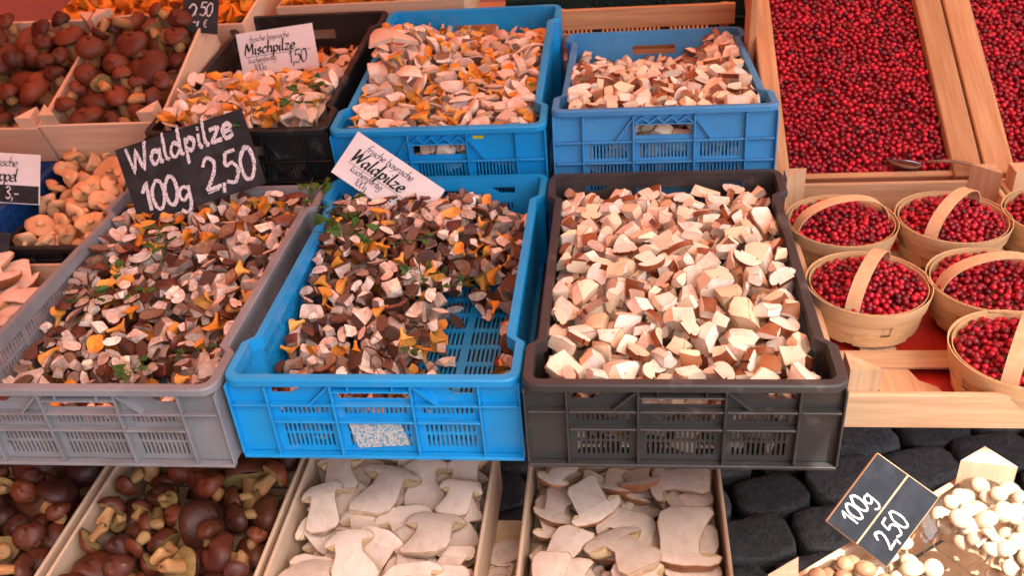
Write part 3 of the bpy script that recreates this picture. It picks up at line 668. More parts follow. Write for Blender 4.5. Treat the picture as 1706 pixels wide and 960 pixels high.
def heap(hid, M, x0, x1, y0, y1, z0, target, mixf, count, mode='any', res=.0035, sink=.12, cand=5, seed=1, scl=(.85, 1.2), tol=.016):
    """target(x,y): wanted top height in the container; mixf(r): kind; keeps pieces inside x0..x1, y0..y1"""
    r = np.random.default_rng(seed); nx, ny = int((x1 - x0) / res), int((y1 - y0) / res)
    H = np.full((nx, ny), z0); own = np.full((nx, ny), -1, int); gx = x0 + (np.arange(nx) + .5) * res; gy = y0 + (np.arange(ny) + .5) * res
    T = np.array([[target(a, b) for b in gy] for a in gx]); out = []; miss = 0
    for it in range(count * 3):
        if len(out) >= count or miss > 150: break
        kind = mixf(r); vs = LIB[kind]; best = None
        D = T - H; flat = D[::3, ::3]
        pos = np.argwhere(flat > .004)
        if len(pos) < 4: break
        wts = flat[flat > .004]; wts = wts / wts.sum()
        vi = int(r.integers(len(vs))); s = r.uniform(*scl)
        for c in range(cand):
            px, py = pos[r.choice(len(pos), p=wts)] * 3
            Rm = rand_rot(mode, r); P = vs[vi].pts @ Rm.T * s
            cx = gx[min(px, nx - 1)] + r.uniform(-res, res); cy = gy[min(py, ny - 1)] + r.uniform(-res, res)
            mn, mx = P.min(0), P.max(0)
            cx = min(max(cx, x0 - mn[0]), x1 - mx[0]); cy = min(max(cy, y0 - mn[1]), y1 - mx[1])
            ix = np.clip(((P[:, 0] + cx - x0) / res).astype(int), 0, nx - 1); iy = np.clip(((P[:, 1] + cy - y0) / res).astype(int), 0, ny - 1)
            z = (H[ix, iy] - P[:, 2]).max()
            z -= sink * (mx[2] - mn[2]) * (1 if z + mn[2] > z0 + .004 else 0)
            top = z + mx[2]; cost = top - T[ix, iy].mean() * 1.0
            if best is None or cost < best[0]: best = (cost, Rm, cx, cy, z, ix, iy, P, top)
        cost, Rm, cx, cy, z, ix, iy, P, top = best
        if cost > tol: miss += 1; continue
        miss = 0; k = len(out); zz_ = P[:, 2] + z
        o_ = np.argsort(zz_); ix, iy, zz_ = ix[o_], iy[o_], zz_[o_]
        up = zz_ > H[ix, iy]; H[ix[up], iy[up]] = zz_[up]; own[ix[up], iy[up]] = k
        m4 = np.eye(4); m4[:3, :3] = Rm * s; m4[:3, 3] = (cx, cy, z); out.append((kind, vi, m4))
    cnt = np.bincount(own[own >= 0].ravel(), minlength=len(out)); Mn = np.array(M)
    for k, (kind, vi, m4) in enumerate(out):
        Wm = Mn @ m4; d = np.linalg.norm(Wm[:3, 3] - CAM); PLACED.append([kind, LIB[kind][vi], Wm, hid, cnt[k] * res * res / d ** 2]); WHEREIN[len(PLACED) - 1] = (M, x0, x1, y0, y1)
    return H, gx, gy

def mixer(d):
    ks = list(d); p = np.array([d[k] for k in ks], float); p /= p.sum(); return lambda r: ks[r.choice(len(ks), p=p)]
def sm(a, b, x): t = min(1, max(0, (x - a) / (b - a))); return t * t * (3 - 2 * t)
HEAPS = {'dark': 'in the dark grey crate', 'blue': 'in the bright blue front crate', 'grey': 'in the light grey crate', 'deep': 'in the deep blue back crate', 'pale': 'in the pale blue back crate',
         'black': 'in the black crate with the white card', 'hed': 'in the small black crate', 'hed2': 'in the dull blue crate', 'ch1': 'in the box above the bolete boxes',
         'ch2': 'in the box behind the Mischpilze crates'}
PM = mixer({'porcini_cube': 52, 'porcini_cap_chunk': 48})
heap('dark', MA, -.175, .175, .017, .583, .006, lambda x, y: .124 - .012 * sm(.45, .58, y) + .022 * math.exp(-((x / .13) ** 2 + ((y - .28) / .2) ** 2)), PM, 1700, seed=1)
heap('pale', ME, -.175, .175, .017, .583, .050, lambda x, y: .165 + .012 * sm(.08, .16, abs(x)) - .05 * sm(.25, .5, y) + (.045 * sm(.05, .15, x) * sm(.3, .5, y)), PM, 1500, seed=2)
FM = mixer({'diced_mushroom': 38, 'bolete_cap_chunk': 30, 'mushroom_slice': 14, 'chanterelle': 18})
def tB(x, y):
    bare = sm(-.03, .06, x - .02) * (1 - sm(.30, .40, y))
    e = .034 * sm(.11, .16, x) * (1 - sm(.35, .45, y))
    base = .066 + .065 * sm(.05, .5, y) - .045 * sm(.05, .16, x) * sm(.2, .45, y) - .02 * sm(.5, .58, y)
    return max(base * (1 - bare) + e * bare, 0.0) if bare < .97 or e > .015 else 0.0
heap('blue', MBl, -.175, .175, .017, .583, .006, tB, FM, 1800, seed=3)
def tC(x, y):
    bare = math.exp(-(((x - .045 + .3 * (y - .12)) / .022) ** 2 + ((y - .10) / .07) ** 2))
    return (.066 + .060 * sm(.02, .5, y)) * (1 - .95 * bare)
heap('grey', MC, -.175, .175, .017, .583, .006, tC, FM, 2200, seed=4)
DM = mixer({'pale_mushroom_piece': 66, 'pale_slice': 16, 'chanterelle': 18})
heap('deep', MD, -.175, .175, .017, .583, .100, lambda x, y: .186 - .035 * sm(.35, .55, y) + .060 * math.exp(-(((x + .13) / .09) ** 2 + ((y - .36) / .16) ** 2)), DM, 800, seed=5, scl=(.7, 1.2))
heap('black', MF, -.156, .156, .017, .583, .080, lambda x, y: .214 - .10 * sm(.20, .40, y), DM, 900, seed=6, scl=(.75, 1.2))
HM = mixer({'hedgehog_mushroom': 1})
heap('hed', MG, -.082, .082, .017, .383, .006, lambda x, y: .088 + .055 * sm(.02, .3, y), HM, 260, seed=7)
heap('hed2', MH, -.108, .108, .017, .383, .006, lambda x, y: .080, HM, 200, seed=8)
CMx = mixer({'golden_chanterelle': 1})
heap('ch1', MK1, -.24, .24, .01, .33, .05, lambda x, y: .105 + .04 * sm(0, .3, y), CMx, 420, seed=9)
heap('ch2', MK2, -.22, .22, .01, .33, .05, lambda x, y: .105 + .04 * sm(0, .3, y), CMx, 420, seed=10)

KCAT = {'porcini_cube': ('mushroom piece', 'cut porcini cube'), 'porcini_cap_chunk': ('mushroom piece', 'cut porcini cap chunk'), 'diced_mushroom': ('mushroom piece', 'diced forest mushroom'),
        'bolete_cap_chunk': ('mushroom piece', 'bolete cap chunk'), 'mushroom_slice': ('mushroom slice', 'curled forest mushroom slice'), 'chanterelle': ('mushroom', 'small chanterelle'),
        'golden_chanterelle': ('mushroom', 'whole chanterelle'), 'hedgehog_mushroom': ('mushroom', 'lobed hedgehog mushroom'), 'pale_mushroom_piece': ('mushroom piece', 'mixed mushroom piece'),
        'pale_slice': ('mushroom slice', 'mixed mushroom slice')}
byk = {}
for i, p in enumerate(PLACED): byk.setdefault(p[0], []).append(i)
single = set()
for k, ids in byk.items():
    ids = sorted(ids, key=lambda i: -PLACED[i][4]); single |= {i for i in ids[:300] if PLACED[i][4] > 2.2e-5}
rest = {}
for i, (kind, var, Wm, hid, sc) in enumerate(PLACED):
    if i in single:
        o = bpy.data.objects.new(kind, var.me); COL.objects.link(o); o.matrix_world = Matrix(Wm.tolist())
        c, w_ = KCAT[kind]; q_ = WHEREIN[i]; tag(o, f'{var.adj} {w_} {HEAPS[hid]}, {place(q_[0], Wm, *q_[1:])}', c, f'{kind.replace("_", " ")} pieces {HEAPS[hid]}')
    else: rest.setdefault(hid, []).append(i)
for hid, ids in rest.items():
    mats = []; V = []; Fc = []; Mi = []; nb = 0
    for i in ids:
        _, var, Wm, _, _ = PLACED[i]; V.append(var.v @ Wm[:3, :3].T + Wm[:3, 3]); sl = []
        for m_ in var.me.materials:
            if m_ not in mats: mats.append(m_)
            sl.append(mats.index(m_))
        Fc += [tuple(a + nb for a in f) for f in var.faces]; Mi += [sl[min(a, len(sl) - 1)] for a in var.fm]; nb += len(var.v)
    me = bpy.data.meshes.new('mushroom_fill'); me.from_pydata(np.concatenate(V).tolist(), [], Fc)
    for m_ in mats: me.materials.append(m_)
    me.polygons.foreach_set('material_index', Mi); me.polygons.foreach_set('use_smooth', [True] * len(Fc)); me.set_sharp_from_angle(angle=R(38)); me.update()
    tag(link('mushroom_fill', me), f'smaller mushroom pieces filling the heap {HEAPS[hid]}', 'mushrooms', None, 'stuff')

# ------------------------------------------------------------------ whole and halved mushrooms with cap and stem
def whole_parts(seed, capm, stemm, size, fat=1.0):
    r = random.Random(seed); p = (r.uniform(.26, .40) * fat, r.uniform(.2, .3) * fat, r.uniform(.8, 1.3), r.uniform(.62, .85), r.uniform(.5, .7)); st, un, tp = half_profile(p)
    bx, by = r.uniform(-.25, .25), r.uniform(-.25, .25); ph = [r.uniform(0, 6) for _ in range(3)]
    def wob(t, j): return (1 + .09 * math.sin(2 * t + ph[0]) + .05 * math.sin(3 * t + ph[1]) + .03 * math.sin(5 * t + j + ph[2]), .06 * math.sin(2 * t + ph[2]) + .02 * math.sin(4 * t + j))
    a = MB().lathe(st, 14, 0, None, wob=wob); b = MB().lathe([(.02, un[0][1] + .01)] + un, 18, 1, None, wob=wob); b.lathe([un[-1]] + tp, 18, 0, None, wob=wob)
    hz = p[2] * .6
    def fin(m): m.v = [((x + bx * (z - .6) ** 2) * size, (y + by * (z - .6) ** 2) * size, (z - hz) * size) for x, y, z in m.v]; return m
    return fin(b).mesh('cap', [capm, BTUBE], 60, True), fin(a).mesh('stem', [stemm], 60, True)
def half_parts(seed, size, fat=1.0):
    r = random.Random(seed); p = (r.uniform(.42, .62) * fat, r.uniform(.32, .44) * fat, r.uniform(.75, 1.25), r.uniform(.60, .76), r.uniform(.32, .46)); st, un, tp = half_profile(p); ls, tc, rc = p[2], p[4], p[3]
    sh, bn = r.uniform(-.3, .3), r.uniform(-.45, .45); dz = .52; al, ar = r.uniform(.72, 1.12), r.uniform(.72, 1.12); cq = r.uniform(-.25, .25)
    ph = r.uniform(0, 6)
    def fin(m):
        m.v = [((x * (ar if x > 0 else al) + sh * (z - .6) + bn * (z - .6) ** 2) * size, (y * dz + .02 * math.sin(5 * x + ph) * math.sin(4 * z)) * size, (z - .75 + cq * x * max(0, z - .5) + .02 * math.sin(9 * x + ph)) * size) for x, y, z in m.v]; return m
    a = MB().lathe(st, 8, 0, None, 0, math.pi); so = [(x, z) for x, z in st] + [(-x, z) for x, z in st[:0:-1]]; n_ = len(so); D_ = -.014
    si = [(x * .955, z + .03 * max(0, 1 - z / (.3 * ls))) for x, z in so]
    a.add([(x, 0, z) for x, z in so] + [(x, D_, z) for x, z in si], [tuple(range(n_, 2 * n_))], 1); a.add([(x, 0, z) for x, z in so] + [(x, D_, z) for x, z in si], [(i, (i + 1) % n_, n_ + (i + 1) % n_, n_ + i) for i in range(n_)], 2)
    b = MB().lathe([un[-1]] + tp, 10, 0, None, 0, math.pi); b.lathe(un, 10, 2, None, 0, math.pi)
    V0, V1 = (p[1], ls + .16 * tc), (.70 * rc, ls + .16 * tc)
    right = [V0, V1, un[-1]] + tp; co = right + [(-x, z) for x, z in right[-2::-1]]; n_ = len(co)
    ci = [(x * (.965 if abs(x) > p[1] * 1.01 else .955), z - .045 * (z - ls - .16 * tc)) for x, z in co]
    b.add([(x, 0, z) for x, z in co] + [(x, D_, z) for x, z in ci], [tuple(range(n_, 2 * n_))], 1); b.add([(x, 0, z) for x, z in co] + [(x, D_, z) for x, z in ci], [(i, (i + 1) % n_, n_ + (i + 1) % n_, n_ + i) for i in range(n_ - 1)], 3)
    for s in (1, -1):
        q = [un[0], un[1], un[2], V1, V0]; b.add([(s * x, 0, z) for x, z in q], [(0, 1, 2, 3, 4) if s > 0 else (4, 3, 2, 1, 0)], 2)
    b.add([(x, D_, z) for x, z in ((p[1] * .955, ls), (p[1] * .955, ls + .16 * tc), (-p[1] * .955, ls + .16 * tc), (-p[1] * .955, ls))], [(0, 1, 2, 3)], 1)
    for sg in (1, -1): b.add([(sg * p[1], 0, ls), (sg * p[1], 0, ls + .16 * tc), (sg * p[1] * .955, D_, ls + .16 * tc), (sg * p[1] * .955, D_, ls)], [(0, 1, 2, 3)], 1)
    return fin(b).mesh('cap', [HALF_SKIN, HALF_FACE, TUBES, HALF_EDGE], 55, True), fin(a).mesh('stem', [HALF_STEM, HALF_FACE, HALF_EDGE], 55, True)

class VarP(Var):
    def __init__(s, parts, adj):
        s.parts = parts; s.adj = adj; ps = []
        for me in parts: ps.append(Var(me).pts)
        s.pts = np.concatenate(ps)
def whole_heap(name, label, cat, group, M, dims, z0, target, variants, count, mode='any', seed=1, sink=.12, scl=(.8, 1.2), cand=6, tol=.036):
    LIB['_w'] = variants; n0 = len(PLACED)
    heap('_w', M, *dims, z0, target, lambda r: '_w', count, mode, .004, sink, cand, seed, scl, tol)
    new = PLACED[n0:]; del PLACED[n0:]
    for (_, var, Wm, _, sc) in new:
        if sc < 1e-5: continue
        t = thing(name, label + ', ' + place(M, Wm, *dims) + ' part', cat, Matrix(Wm.tolist()), group)
        for nm, me in zip(('cap', 'stem'), var.parts): link(nm, me, t)
    return len(new)
BOL = [VarP(whole_parts(1000 + s, BCAP, BSTEM, .026 + .0032 * s), '') for s in range(8)]
BIG = [VarP(whole_parts(1030 + s, BCAP, HALF_STEM, .060, 1.7), '') for s in range(3)]
BOLD = [VarP(whole_parts(1050 + s, BCAP2, BSTEM, .040 * (.6 + .11 * s)), '') for s in range(8)]
HALF = [VarP(half_parts(1100 + s, .078 * random.uniform(.85, 1.15)), '') for s in range(14)]
def capsup(r): return (r.uniform(0, 6.28), r.uniform(.0, 1.3) if r.random() < .6 else r.uniform(1.3, 2.5), r.uniform(0, 6.28))
def capsup2(r): return (r.uniform(0, 6.28), r.uniform(.0, 1.1) if r.random() < .78 else r.uniform(1.1, 2.3), r.uniform(0, 6.28))
wh = whole_heap
wh('bolete', 'brown-capped bolete in the slanted box beside the black crate', 'mushroom', 'boletes in the slanted box', M1, (-.115, .115, .012, .343), .004, lambda x, y: .075 + .03 * sm(.0, .3, y), BOL + BIG[:1], 110, capsup2, 21, scl=(.95, 1.5))
wh('bolete', 'round bolete in the slanted box in the upper corner', 'mushroom', 'boletes in the corner box', M0, (-.115, .115, .012, .343), .004, lambda x, y: .075 + .03 * sm(.0, .3, y), BOL, 110, capsup2, 22, scl=(1.0, 1.7))
LB = lambda i: TM(BX[i][0], .74, .385)
wh('bolete', 'shiny bay bolete in the box below the light grey crate', 'mushroom', 'bay boletes below the grey crate', LB(1), (-.155, .155, .012, .463), .004, lambda x, y: .100 + .012 * math.sin(20 * x), BOLD + BOL[:4], 150, capsup, 23, scl=(.95, 1.55))
wh('bolete', 'dark bolete in the lower corner box under the crates', 'mushroom', 'dark boletes in the corner box', LB(0), (-.16, .16, .012, .463), .004, lambda x, y: .095 + .012 * math.sin(20 * x), BOLD + BOL[:3], 150, capsup2, 24, scl=(.95, 1.5))
def faceup(r): return (r.normal() * .32, R(-90) + R(25) + r.normal() * .22, 0)      # cut face to the sky, leaning towards the viewer
def facemix(r): return ((R(180) + r.normal() * .6) if r.random() < .62 else r.uniform(0, 6.28), R(-90) + r.normal() * .30, 0)
def rot_face(yf):
    def f(r):
        yaw, ti, _ = yf(r); return (yaw, ti, 0)
    return f
wh('halved_porcini', 'halved white porcini in the box below the bright blue crate', 'mushroom', 'halved porcini below the blue crate', LB(2), (-.150, .150, .012, .463), .004, lambda x, y: .098, HALF, 90, rot_face(faceup), 25, .35, (.62, .92), 10)
wh('halved_porcini', 'halved brown-capped porcini in the box below the dark grey crate', 'mushroom', 'halved porcini below the dark crate', LB(3), (-.146, .146, .012, .463), .004, lambda x, y: .100, HALF, 90, rot_face(facemix), 26, .35, (.58, .88), 8)
wh('halved_porcini', 'halved porcini lying on the bench between the two porcini boxes', 'mushroom', 'halved porcini between the boxes', TM(-.192, .80, .3845), (-.026, .026, 0, .32), 0, lambda x, y: .05, HALF, 8, rot_face(facemix), 27, .3, (.55, .7))

for (u, v, z, sz, rx, rz, lb) in ((665, 72, 1.035, .048, .5, .3, 'large pale oyster mushroom topping the heap in the deep blue crate'), (690, 118, 1.005, .038, .35, 2., 'broad beige oyster mushroom below the large one in the deep blue crate')):
    p = at(u, v, z); o = link('oyster_mushroom', shell_mesh(957 + int(u), [OYST, OYST], sz)); o.location = p; o.rotation_euler = (rx, .1, rz); tag(o, lb, 'mushroom')

wh('halved_porcini', 'halved porcini in the wooden box beside the light grey crate', 'mushroom', 'halved porcini beside the grey crate', MI, (-.125, .125, .01, .335), .004, lambda x, y: .075, HALF, 30, rot_face(facemix), 28, .3, (.65, .95), 8)
wh('bolete', 'round bolete among the porcini beside the light grey crate', 'mushroom', 'boletes beside the grey crate', MI @ Matrix.Translation((.05, .06, .07)), (-.05, .05, .0, .10), 0, lambda x, y: .05, BOL[5:8], 2, capsup2, 29)
# ------------------------------------------------------------------ beech mushrooms in clear punnets
def beech(seed, capm, size):
    r = random.Random(seed); bx, by = r.uniform(-.4, .4), r.uniform(-.4, .4)
    a = MB().lathe([(0, -1.6), (.26, -1.55), (.22, -.8), (.24, .12)], 8); b = MB().lathe([(.05, .02), (.7, -.12), (.95, .0), (1.0, .22), (.88, .55), (.55, .82), (.2, .93), (0, .95)], 14)
    def fin(m): m.v = [((x + bx * min(0, z) ** 2 * .3) * size, (y + by * min(0, z) ** 2 * .3) * size, z * size) for x, y, z in m.v]; return m
    return VarP((fin(b).mesh('cap', [capm], 70, True), fin(a).mesh('stem', [ENOKI if capm is ENOKI else HALF_STEM], 70, True)), '')
WB = [beech(1200 + s, ENOKI, .0125 * random.uniform(.75, 1.15)) for s in range(6)]; BBm = [beech(1220 + s, SHIM, .0125 * random.uniform(.75, 1.15)) for s in range(5)]
def upright(r): return (r.uniform(0, 6.28), abs(r.normal()) * .45, r.uniform(0, 6.28))
def punnet(label, M, w, l, h, dome):
    t = thing('punnet', label, 'punnet', M); m = MB(); N = 24
    def ring(k, z): return [(math.copysign(abs(math.cos(a)) ** .45, math.cos(a)) * w / 2 * k, math.copysign(abs(math.sin(a)) ** .45, math.sin(a)) * l / 2 * k, z) for a in [2 * math.pi * i / N for i in range(N)]]
    def skin(lv, close):
        mb = MB(); v = [p for k, z in lv for p in ring(k, z)]; f = [(q * N + i, q * N + (i + 1) % N, (q + 1) * N + (i + 1) % N, (q + 1) * N + i) for q in range(len(lv) - 1) for i in range(N)]
        if close == 'bottom': f.append(tuple(range(N))[::-1])
        else: f.append(tuple(range((len(lv) - 1) * N, len(lv) * N)))
        return mb.add(v, f)
    link('tub', skin([(.86, .0), (.88, .004), (1.0, h), (1.05, h + .001), (1.05, h + .003)], 'bottom').mesh('tub', FILM, 50), t)
    link('film_lid', skin([(1.045, h + .0045), (.99, h + dome * .5), (.86, h + dome * .85), (.55, h + dome)], 'top').mesh('film_lid', FILM, 60), t)
    return t
def punnet_at(label, u, v, z, yaw, w, l, h, dome, vs, kind_label, group, seed, count):
    p = at(u, v, z); M = Matrix.Translation((p[0], p[1], z)) @ Matrix.Rotation(yaw, 4, 'Z') if not isinstance(yaw, Matrix) else Matrix.Translation((p[0], p[1], z)) @ yaw
    punnet(label, M, w, l, h, dome)
    whole_heap('beech_mushroom', kind_label, 'mushroom', group, M, (-w * .44, w * .44, -l * .44, l * .44), .006, lambda x, y: h + dome * .78 - dome * .5 * (x * x / (w * w / 4) + y * y / (l * l / 4)), vs, count, upright, seed, .35, (.85, 1.1), 6, .03)
def punnet_in(label, x, y, z, extra, w, l, h, dome, vs, kl, gr, seed, count):
    M = MN @ Matrix.Translation((x, y, z)) @ extra; punnet(label, M, w, l, h, dome)
    whole_heap('beech_mushroom', kl, 'mushroom', gr, M, (-w * .44, w * .44, -l * .44, l * .44), .006, lambda a, b: h + dome * .95 - dome * .22 * (a * a / (w * w / 4) + b * b / (l * l / 4)), vs, count, upright, seed, .35, (.85, 1.1), 6, .03)
I4 = Matrix.Identity(4)
punnet_in('clear punnet of white beech mushrooms, raised on its neighbours', .112, .392, .056, Matrix.Rotation(.1, 4, 'Z') @ Matrix.Rotation(R(6), 4, 'X'), .14, .19, .048, .034, WB, 'white beech mushroom in the raised punnet', 'white beech mushrooms in the raised punnet', 31, 260)
punnet_in('clear punnet of white beech mushrooms below the slate board', -.022, .410, .022, I4, .11, .15, .045, .024, WB, 'white beech mushroom below the slate board', 'white beech mushrooms below the slate', 32, 110)
punnet_in('clear punnet of brown beech mushrooms by the bright box edge', -.112, .432, .058, Matrix.Rotation(R(90), 4, 'Z'), .12, .10, .045, .022, BBm, 'brown beech mushroom by the bright box edge', 'brown beech mushrooms by the box edge', 33, 110)
punnet_in('clear punnet of brown beech mushrooms at the lower picture edge', .050, .262, .078, I4, .13, .12, .045, .022, BBm, 'brown beech mushroom at the lower picture edge', 'brown beech mushrooms at the lower edge', 34, 110)

# ------------------------------------------------------------------ cranberry baskets
def berry_ico(sub=2):
    bm = bmesh.new(); bmesh.ops.create_icosphere(bm, subdivisions=sub, radius=1); bm.verts.index_update()
    v = np.array([x.co[:] for x in bm.verts]); f = [tuple(q.index for q in p.verts) for p in bm.faces]; bm.free(); return v, f
BV, BF = berry_ico(2); BFa = np.array(BF)
bme = bpy.data.meshes.new('cranberry'); bme.from_pydata(BV.tolist(), [], BF); bme.materials.append(BERRY); bme.polygons.foreach_set('use_smooth', [True] * len(BF))
def poisson(inside, x0, x1, y0, y1, d, r):
    cell = d / math.sqrt(2); nx, ny = int((x1 - x0) / cell) + 1, int((y1 - y0) / cell) + 1; grid = {}; pts = []
    n = int((x1 - x0) * (y1 - y0) / (d * d) * 9)
    for x, y in zip(r.uniform(x0, x1, n), r.uniform(y0, y1, n)):
        if not inside(x, y): continue
        i, j = int((x - x0) / cell), int((y - y0) / cell)
        ok = True
        for a in range(i - 2, i + 3):
            for b in range(j - 2, j + 3):
                q = grid.get((a, b))
                if q and (q[0] - x) ** 2 + (q[1] - y) ** 2 < d * d: ok = False; break
            if not ok: break
        if ok: grid[(i, j)] = (x, y); pts.append((x, y))
    return pts
BERRIES = []
def berries(hid, label, M, inside, bounds, top, d, layers, seed, extra=None):
    r = np.random.default_rng(seed); Mn = np.array(M); P = []
    for k in range(layers):
        for x, y in poisson(inside, *bounds, d * (.90 if k == 0 else .95), r): P.append((x, y, top(x, y) - k * d * .62 + r.normal() * d * .14, d / 2 * r.uniform(.82, 1.12), k))
    P = np.array(P); Wp = P[:, :3] @ Mn[:3, :3].T + Mn[:3, 3]
    BERRIES.append((hid, label, Wp, P[:, 3], P[:, 4]))
BH, BR0, BR1 = .066, .077, .0875
def ring_band(z0, z1, off, th, wav=None, n=60, m=SPLINT):
    mb = MB(); v = []
    for i in range(n):
        a = 2 * math.pi * i / n; w = wav(a) if wav else 0
        for (z, o_) in ((z0, 0), (z1, 0), (z1, th), (z0, th)):
            rr = BR0 + (BR1 - BR0) * z / BH + off + w + o_; v.append((rr * math.cos(a), rr * math.sin(a), z))
    f = [(i * 4 + j, ((i + 1) % n) * 4 + j, ((i + 1) % n) * 4 + (j + 1) % 4, i * 4 + (j + 1) % 4) for i in range(n) for j in range(4)]
    mb.add(v, [q[::-1] for q in f]); return mb.mesh('band', m, 40)
NS = 10
_bands = [ring_band(.003, .022, 0, .0012, lambda a: .0016 * math.cos(NS / 2 * a)), ring_band(.0235, .045, 0, .0012, lambda a: -.0016 * math.cos(NS / 2 * a)), ring_band(.042, BH, .0026, .0014), ring_band(.046, BH - .002, -.0026, .0012)]
def splint_mesh():
    mb = MB(); v = []; n = 6
    for i in range(n + 1):
        a = (i / n - .5) * .46
        for z in (0, .0125, .0228, .034, .050):
            ph = {0: 0, .0125: 1, .0228: 0, .034: -1, .050: 0}[z]
            for th in (0, .001):
                rr = BR0 + (BR1 - BR0) * z / BH - .0008 * ph + th - .0002; v.append((rr * math.cos(a), rr * math.sin(a), z))
    def id(i, j, t_): return (i * 5 + j) * 2 + t_
    f = []
    for i in range(n):
        for j in range(4):
            f.append((id(i, j, 1), id(i + 1, j, 1), id(i + 1, j + 1, 1), id(i, j + 1, 1))); f.append((id(i, j, 0), id(i, j + 1, 0), id(i + 1, j + 1, 0), id(i + 1, j, 0)))
    return mb.add(v, f).mesh('splint', SPLINT, 50)
_splint = splint_mesh()
_floor = MB().prism([((BR0 - .001) * math.cos(2 * math.pi * i / 30), (BR0 - .001) * math.sin(2 * math.pi * i / 30)) for i in range(30)], .001, .003).mesh('base', SPLINT, None)
def handle_mesh():
    mb = MB(); v = []; n = 30; hw = .0105
    for i in range(n + 1):
        t_ = i / n; a = math.pi * t_; x = -math.cos(a) * (BR1 - .0045); z = BH - .03 + .070 * math.sin(a) ** .62
        x2, z2 = -math.cos(a) * (BR1 - .0059), z - .0014
        v += [(x, -hw, z), (x, hw, z), (x2, hw, z2), (x2, -hw, z2)]
    f = [(i * 4 + j, i * 4 + (j + 1) % 4, (i + 1) * 4 + (j + 1) % 4, (i + 1) * 4 + j) for i in range(n) for j in range(4)]
    return mb.add(v, [q[::-1] for q in f]).mesh('handle', BENT, 50)
_handle = handle_mesh()
def basket(label, u, v, ang, seed, hid, tall=1.0):
    zr = TZ + .017 + BH; p = at(u, v, zr); M = TM(p[0], p[1], TZ + .017, R(ang)); t = thing('berry_basket', label, 'basket', M, 'splint baskets of cranberries')
    for me in _bands: link('band', me, t)
    for i in range(NS): link('splint', _splint, t).rotation_euler = (0, 0, 2 * math.pi * (i + .5) / NS)
    link('base', _floor, t); h = link('handle', _handle, t); h.scale = (1, 1, 1); 
    berries(hid, label, M, lambda x, y: x * x + y * y < (BR1 - .0085) ** 2, (-.09, .09, -.09, .09), lambda x, y: BH - .007 + .012 * (1 - (x * x + y * y) / .0064), .0100, 3, seed)
basket('splint basket of cranberries nearest the dark grey crate, its handle running towards the viewer', 1447, 470, 62, 41, 'b1')
basket('splint basket of cranberries below the loose cranberry tray, handle lying sideways', 1402, 366, 16, 42, 'b2')
basket('splint basket of cranberries in the back row beside the tray corner post', 1588, 360, 50, 43, 'b3')
basket('splint basket of cranberries at the picture edge, middle of its row', 1652, 464, 12, 44, 'b4')
basket('splint basket of cranberries in the front corner of the tray', 1702, 580, 62, 45, 'b5')
basket('splint basket of cranberries in the second tray, mostly cut off', 1770, 352, 40, 46, 'b6')
berries('t1', '', MTr1, lambda x, y: True, (.318, .603, .004, .585), lambda x, y: -.012 - .006 * math.sin(9 * x) * math.sin(7 * y) - (.012 if (x - .515) ** 2 + (y - .02) ** 2 < .0008 else 0), .0104, 2, 51)
berries('t2', '', MTr2, lambda x, y: True, (.722, .90, .004, .585), lambda x, y: -.012, .0104, 2, 52)
# the 300 berries that show largest stand alone, the rest of each container is one mass
allb = []
for bi, (hid, label, P, rad, lay) in enumerate(BERRIES):
    if hid in ('b1', 'b4', 'b5'):
        for i in range(len(P)):
            if lay[i] == 0:
                c = P[i] - CAM; zc_ = c @ FW; uu, vv = 853 + FPX * (c @ CX) / zc_, 480 - FPX * (c @ CU) / zc_
                if 0 < uu < 1700 and 0 < vv < 955: allb.append((zc_ / rad[i], bi, i))
allb.sort(); near = {(b, i) for _, b, i in allb[:300]}
WHERE = {'b1': 'the basket nearest the dark crate', 'b4': 'the middle basket at the picture edge', 'b5': 'the basket in the front corner'}
for bi, (hid, label, P, rad, lay) in enumerate(BERRIES):
    V = []; k = []
    for i in range(len(P)):
        if (bi, i) in near:
            o = bpy.data.objects.new('cranberry', bme); COL.objects.link(o); o.location = P[i]; o.scale = (rad[i],) * 3
            tag(o, f'single red cranberry on top of {WHERE[hid]}', 'berry', f'cranberries in {WHERE[hid]}')
        else: k.append(i)
    V = (BV[None] * rad[k][:, None, None] + P[k][:, None, :]).reshape(-1, 3); F = (BFa[None] + (np.arange(len(k)) * len(BV))[:, None, None]).reshape(-1, 3)
    me = bpy.data.meshes.new('cranberry_fill'); me.vertices.add(len(V)); me.vertices.foreach_set('co', V.astype('f').ravel()); me.loops.add(F.size); me.loops.foreach_set('vertex_index', F.astype('i').ravel())
    me.polygons.add(len(F)); me.polygons.foreach_set('loop_start', np.arange(0, F.size, 3, dtype='i')); me.polygons.foreach_set('use_smooth', np.ones(len(F), bool)); me.materials.append(BERRY); me.update(); me.validate()
    wh_ = {'t1': 'loose cranberries heaped in the sloping tray with the spoon', 't2': 'loose cranberries heaped in the sloping tray at the picture edge'}.get(hid, 'cranberries filling ' + {'b1': 'the basket nearest the dark crate', 'b2': 'the basket below the loose tray', 'b3': 'the basket beside the tray corner post', 'b4': 'the middle basket at the picture edge', 'b5': 'the front corner basket', 'b6': 'the cut off basket'}.get(hid, ''))
    tag(link('cranberry_fill', me), wh_, 'berries', None, 'stuff')
# solid bed under the loose berries
for M, x0, x1, wl in ((MTr1, .314, .606, 'with the spoon'), (MTr2, .718, .92, 'at the picture edge')):
    o = link('cranberry_bed', MB().box((x0, .001, -.085), (x1, .586, -.024)).mesh('cranberry_bed', BERRY, None)); o.matrix_world = M
    tag(o, 'deeper layer of cranberries in the sloping tray ' + wl, 'berries', None, 'stuff')
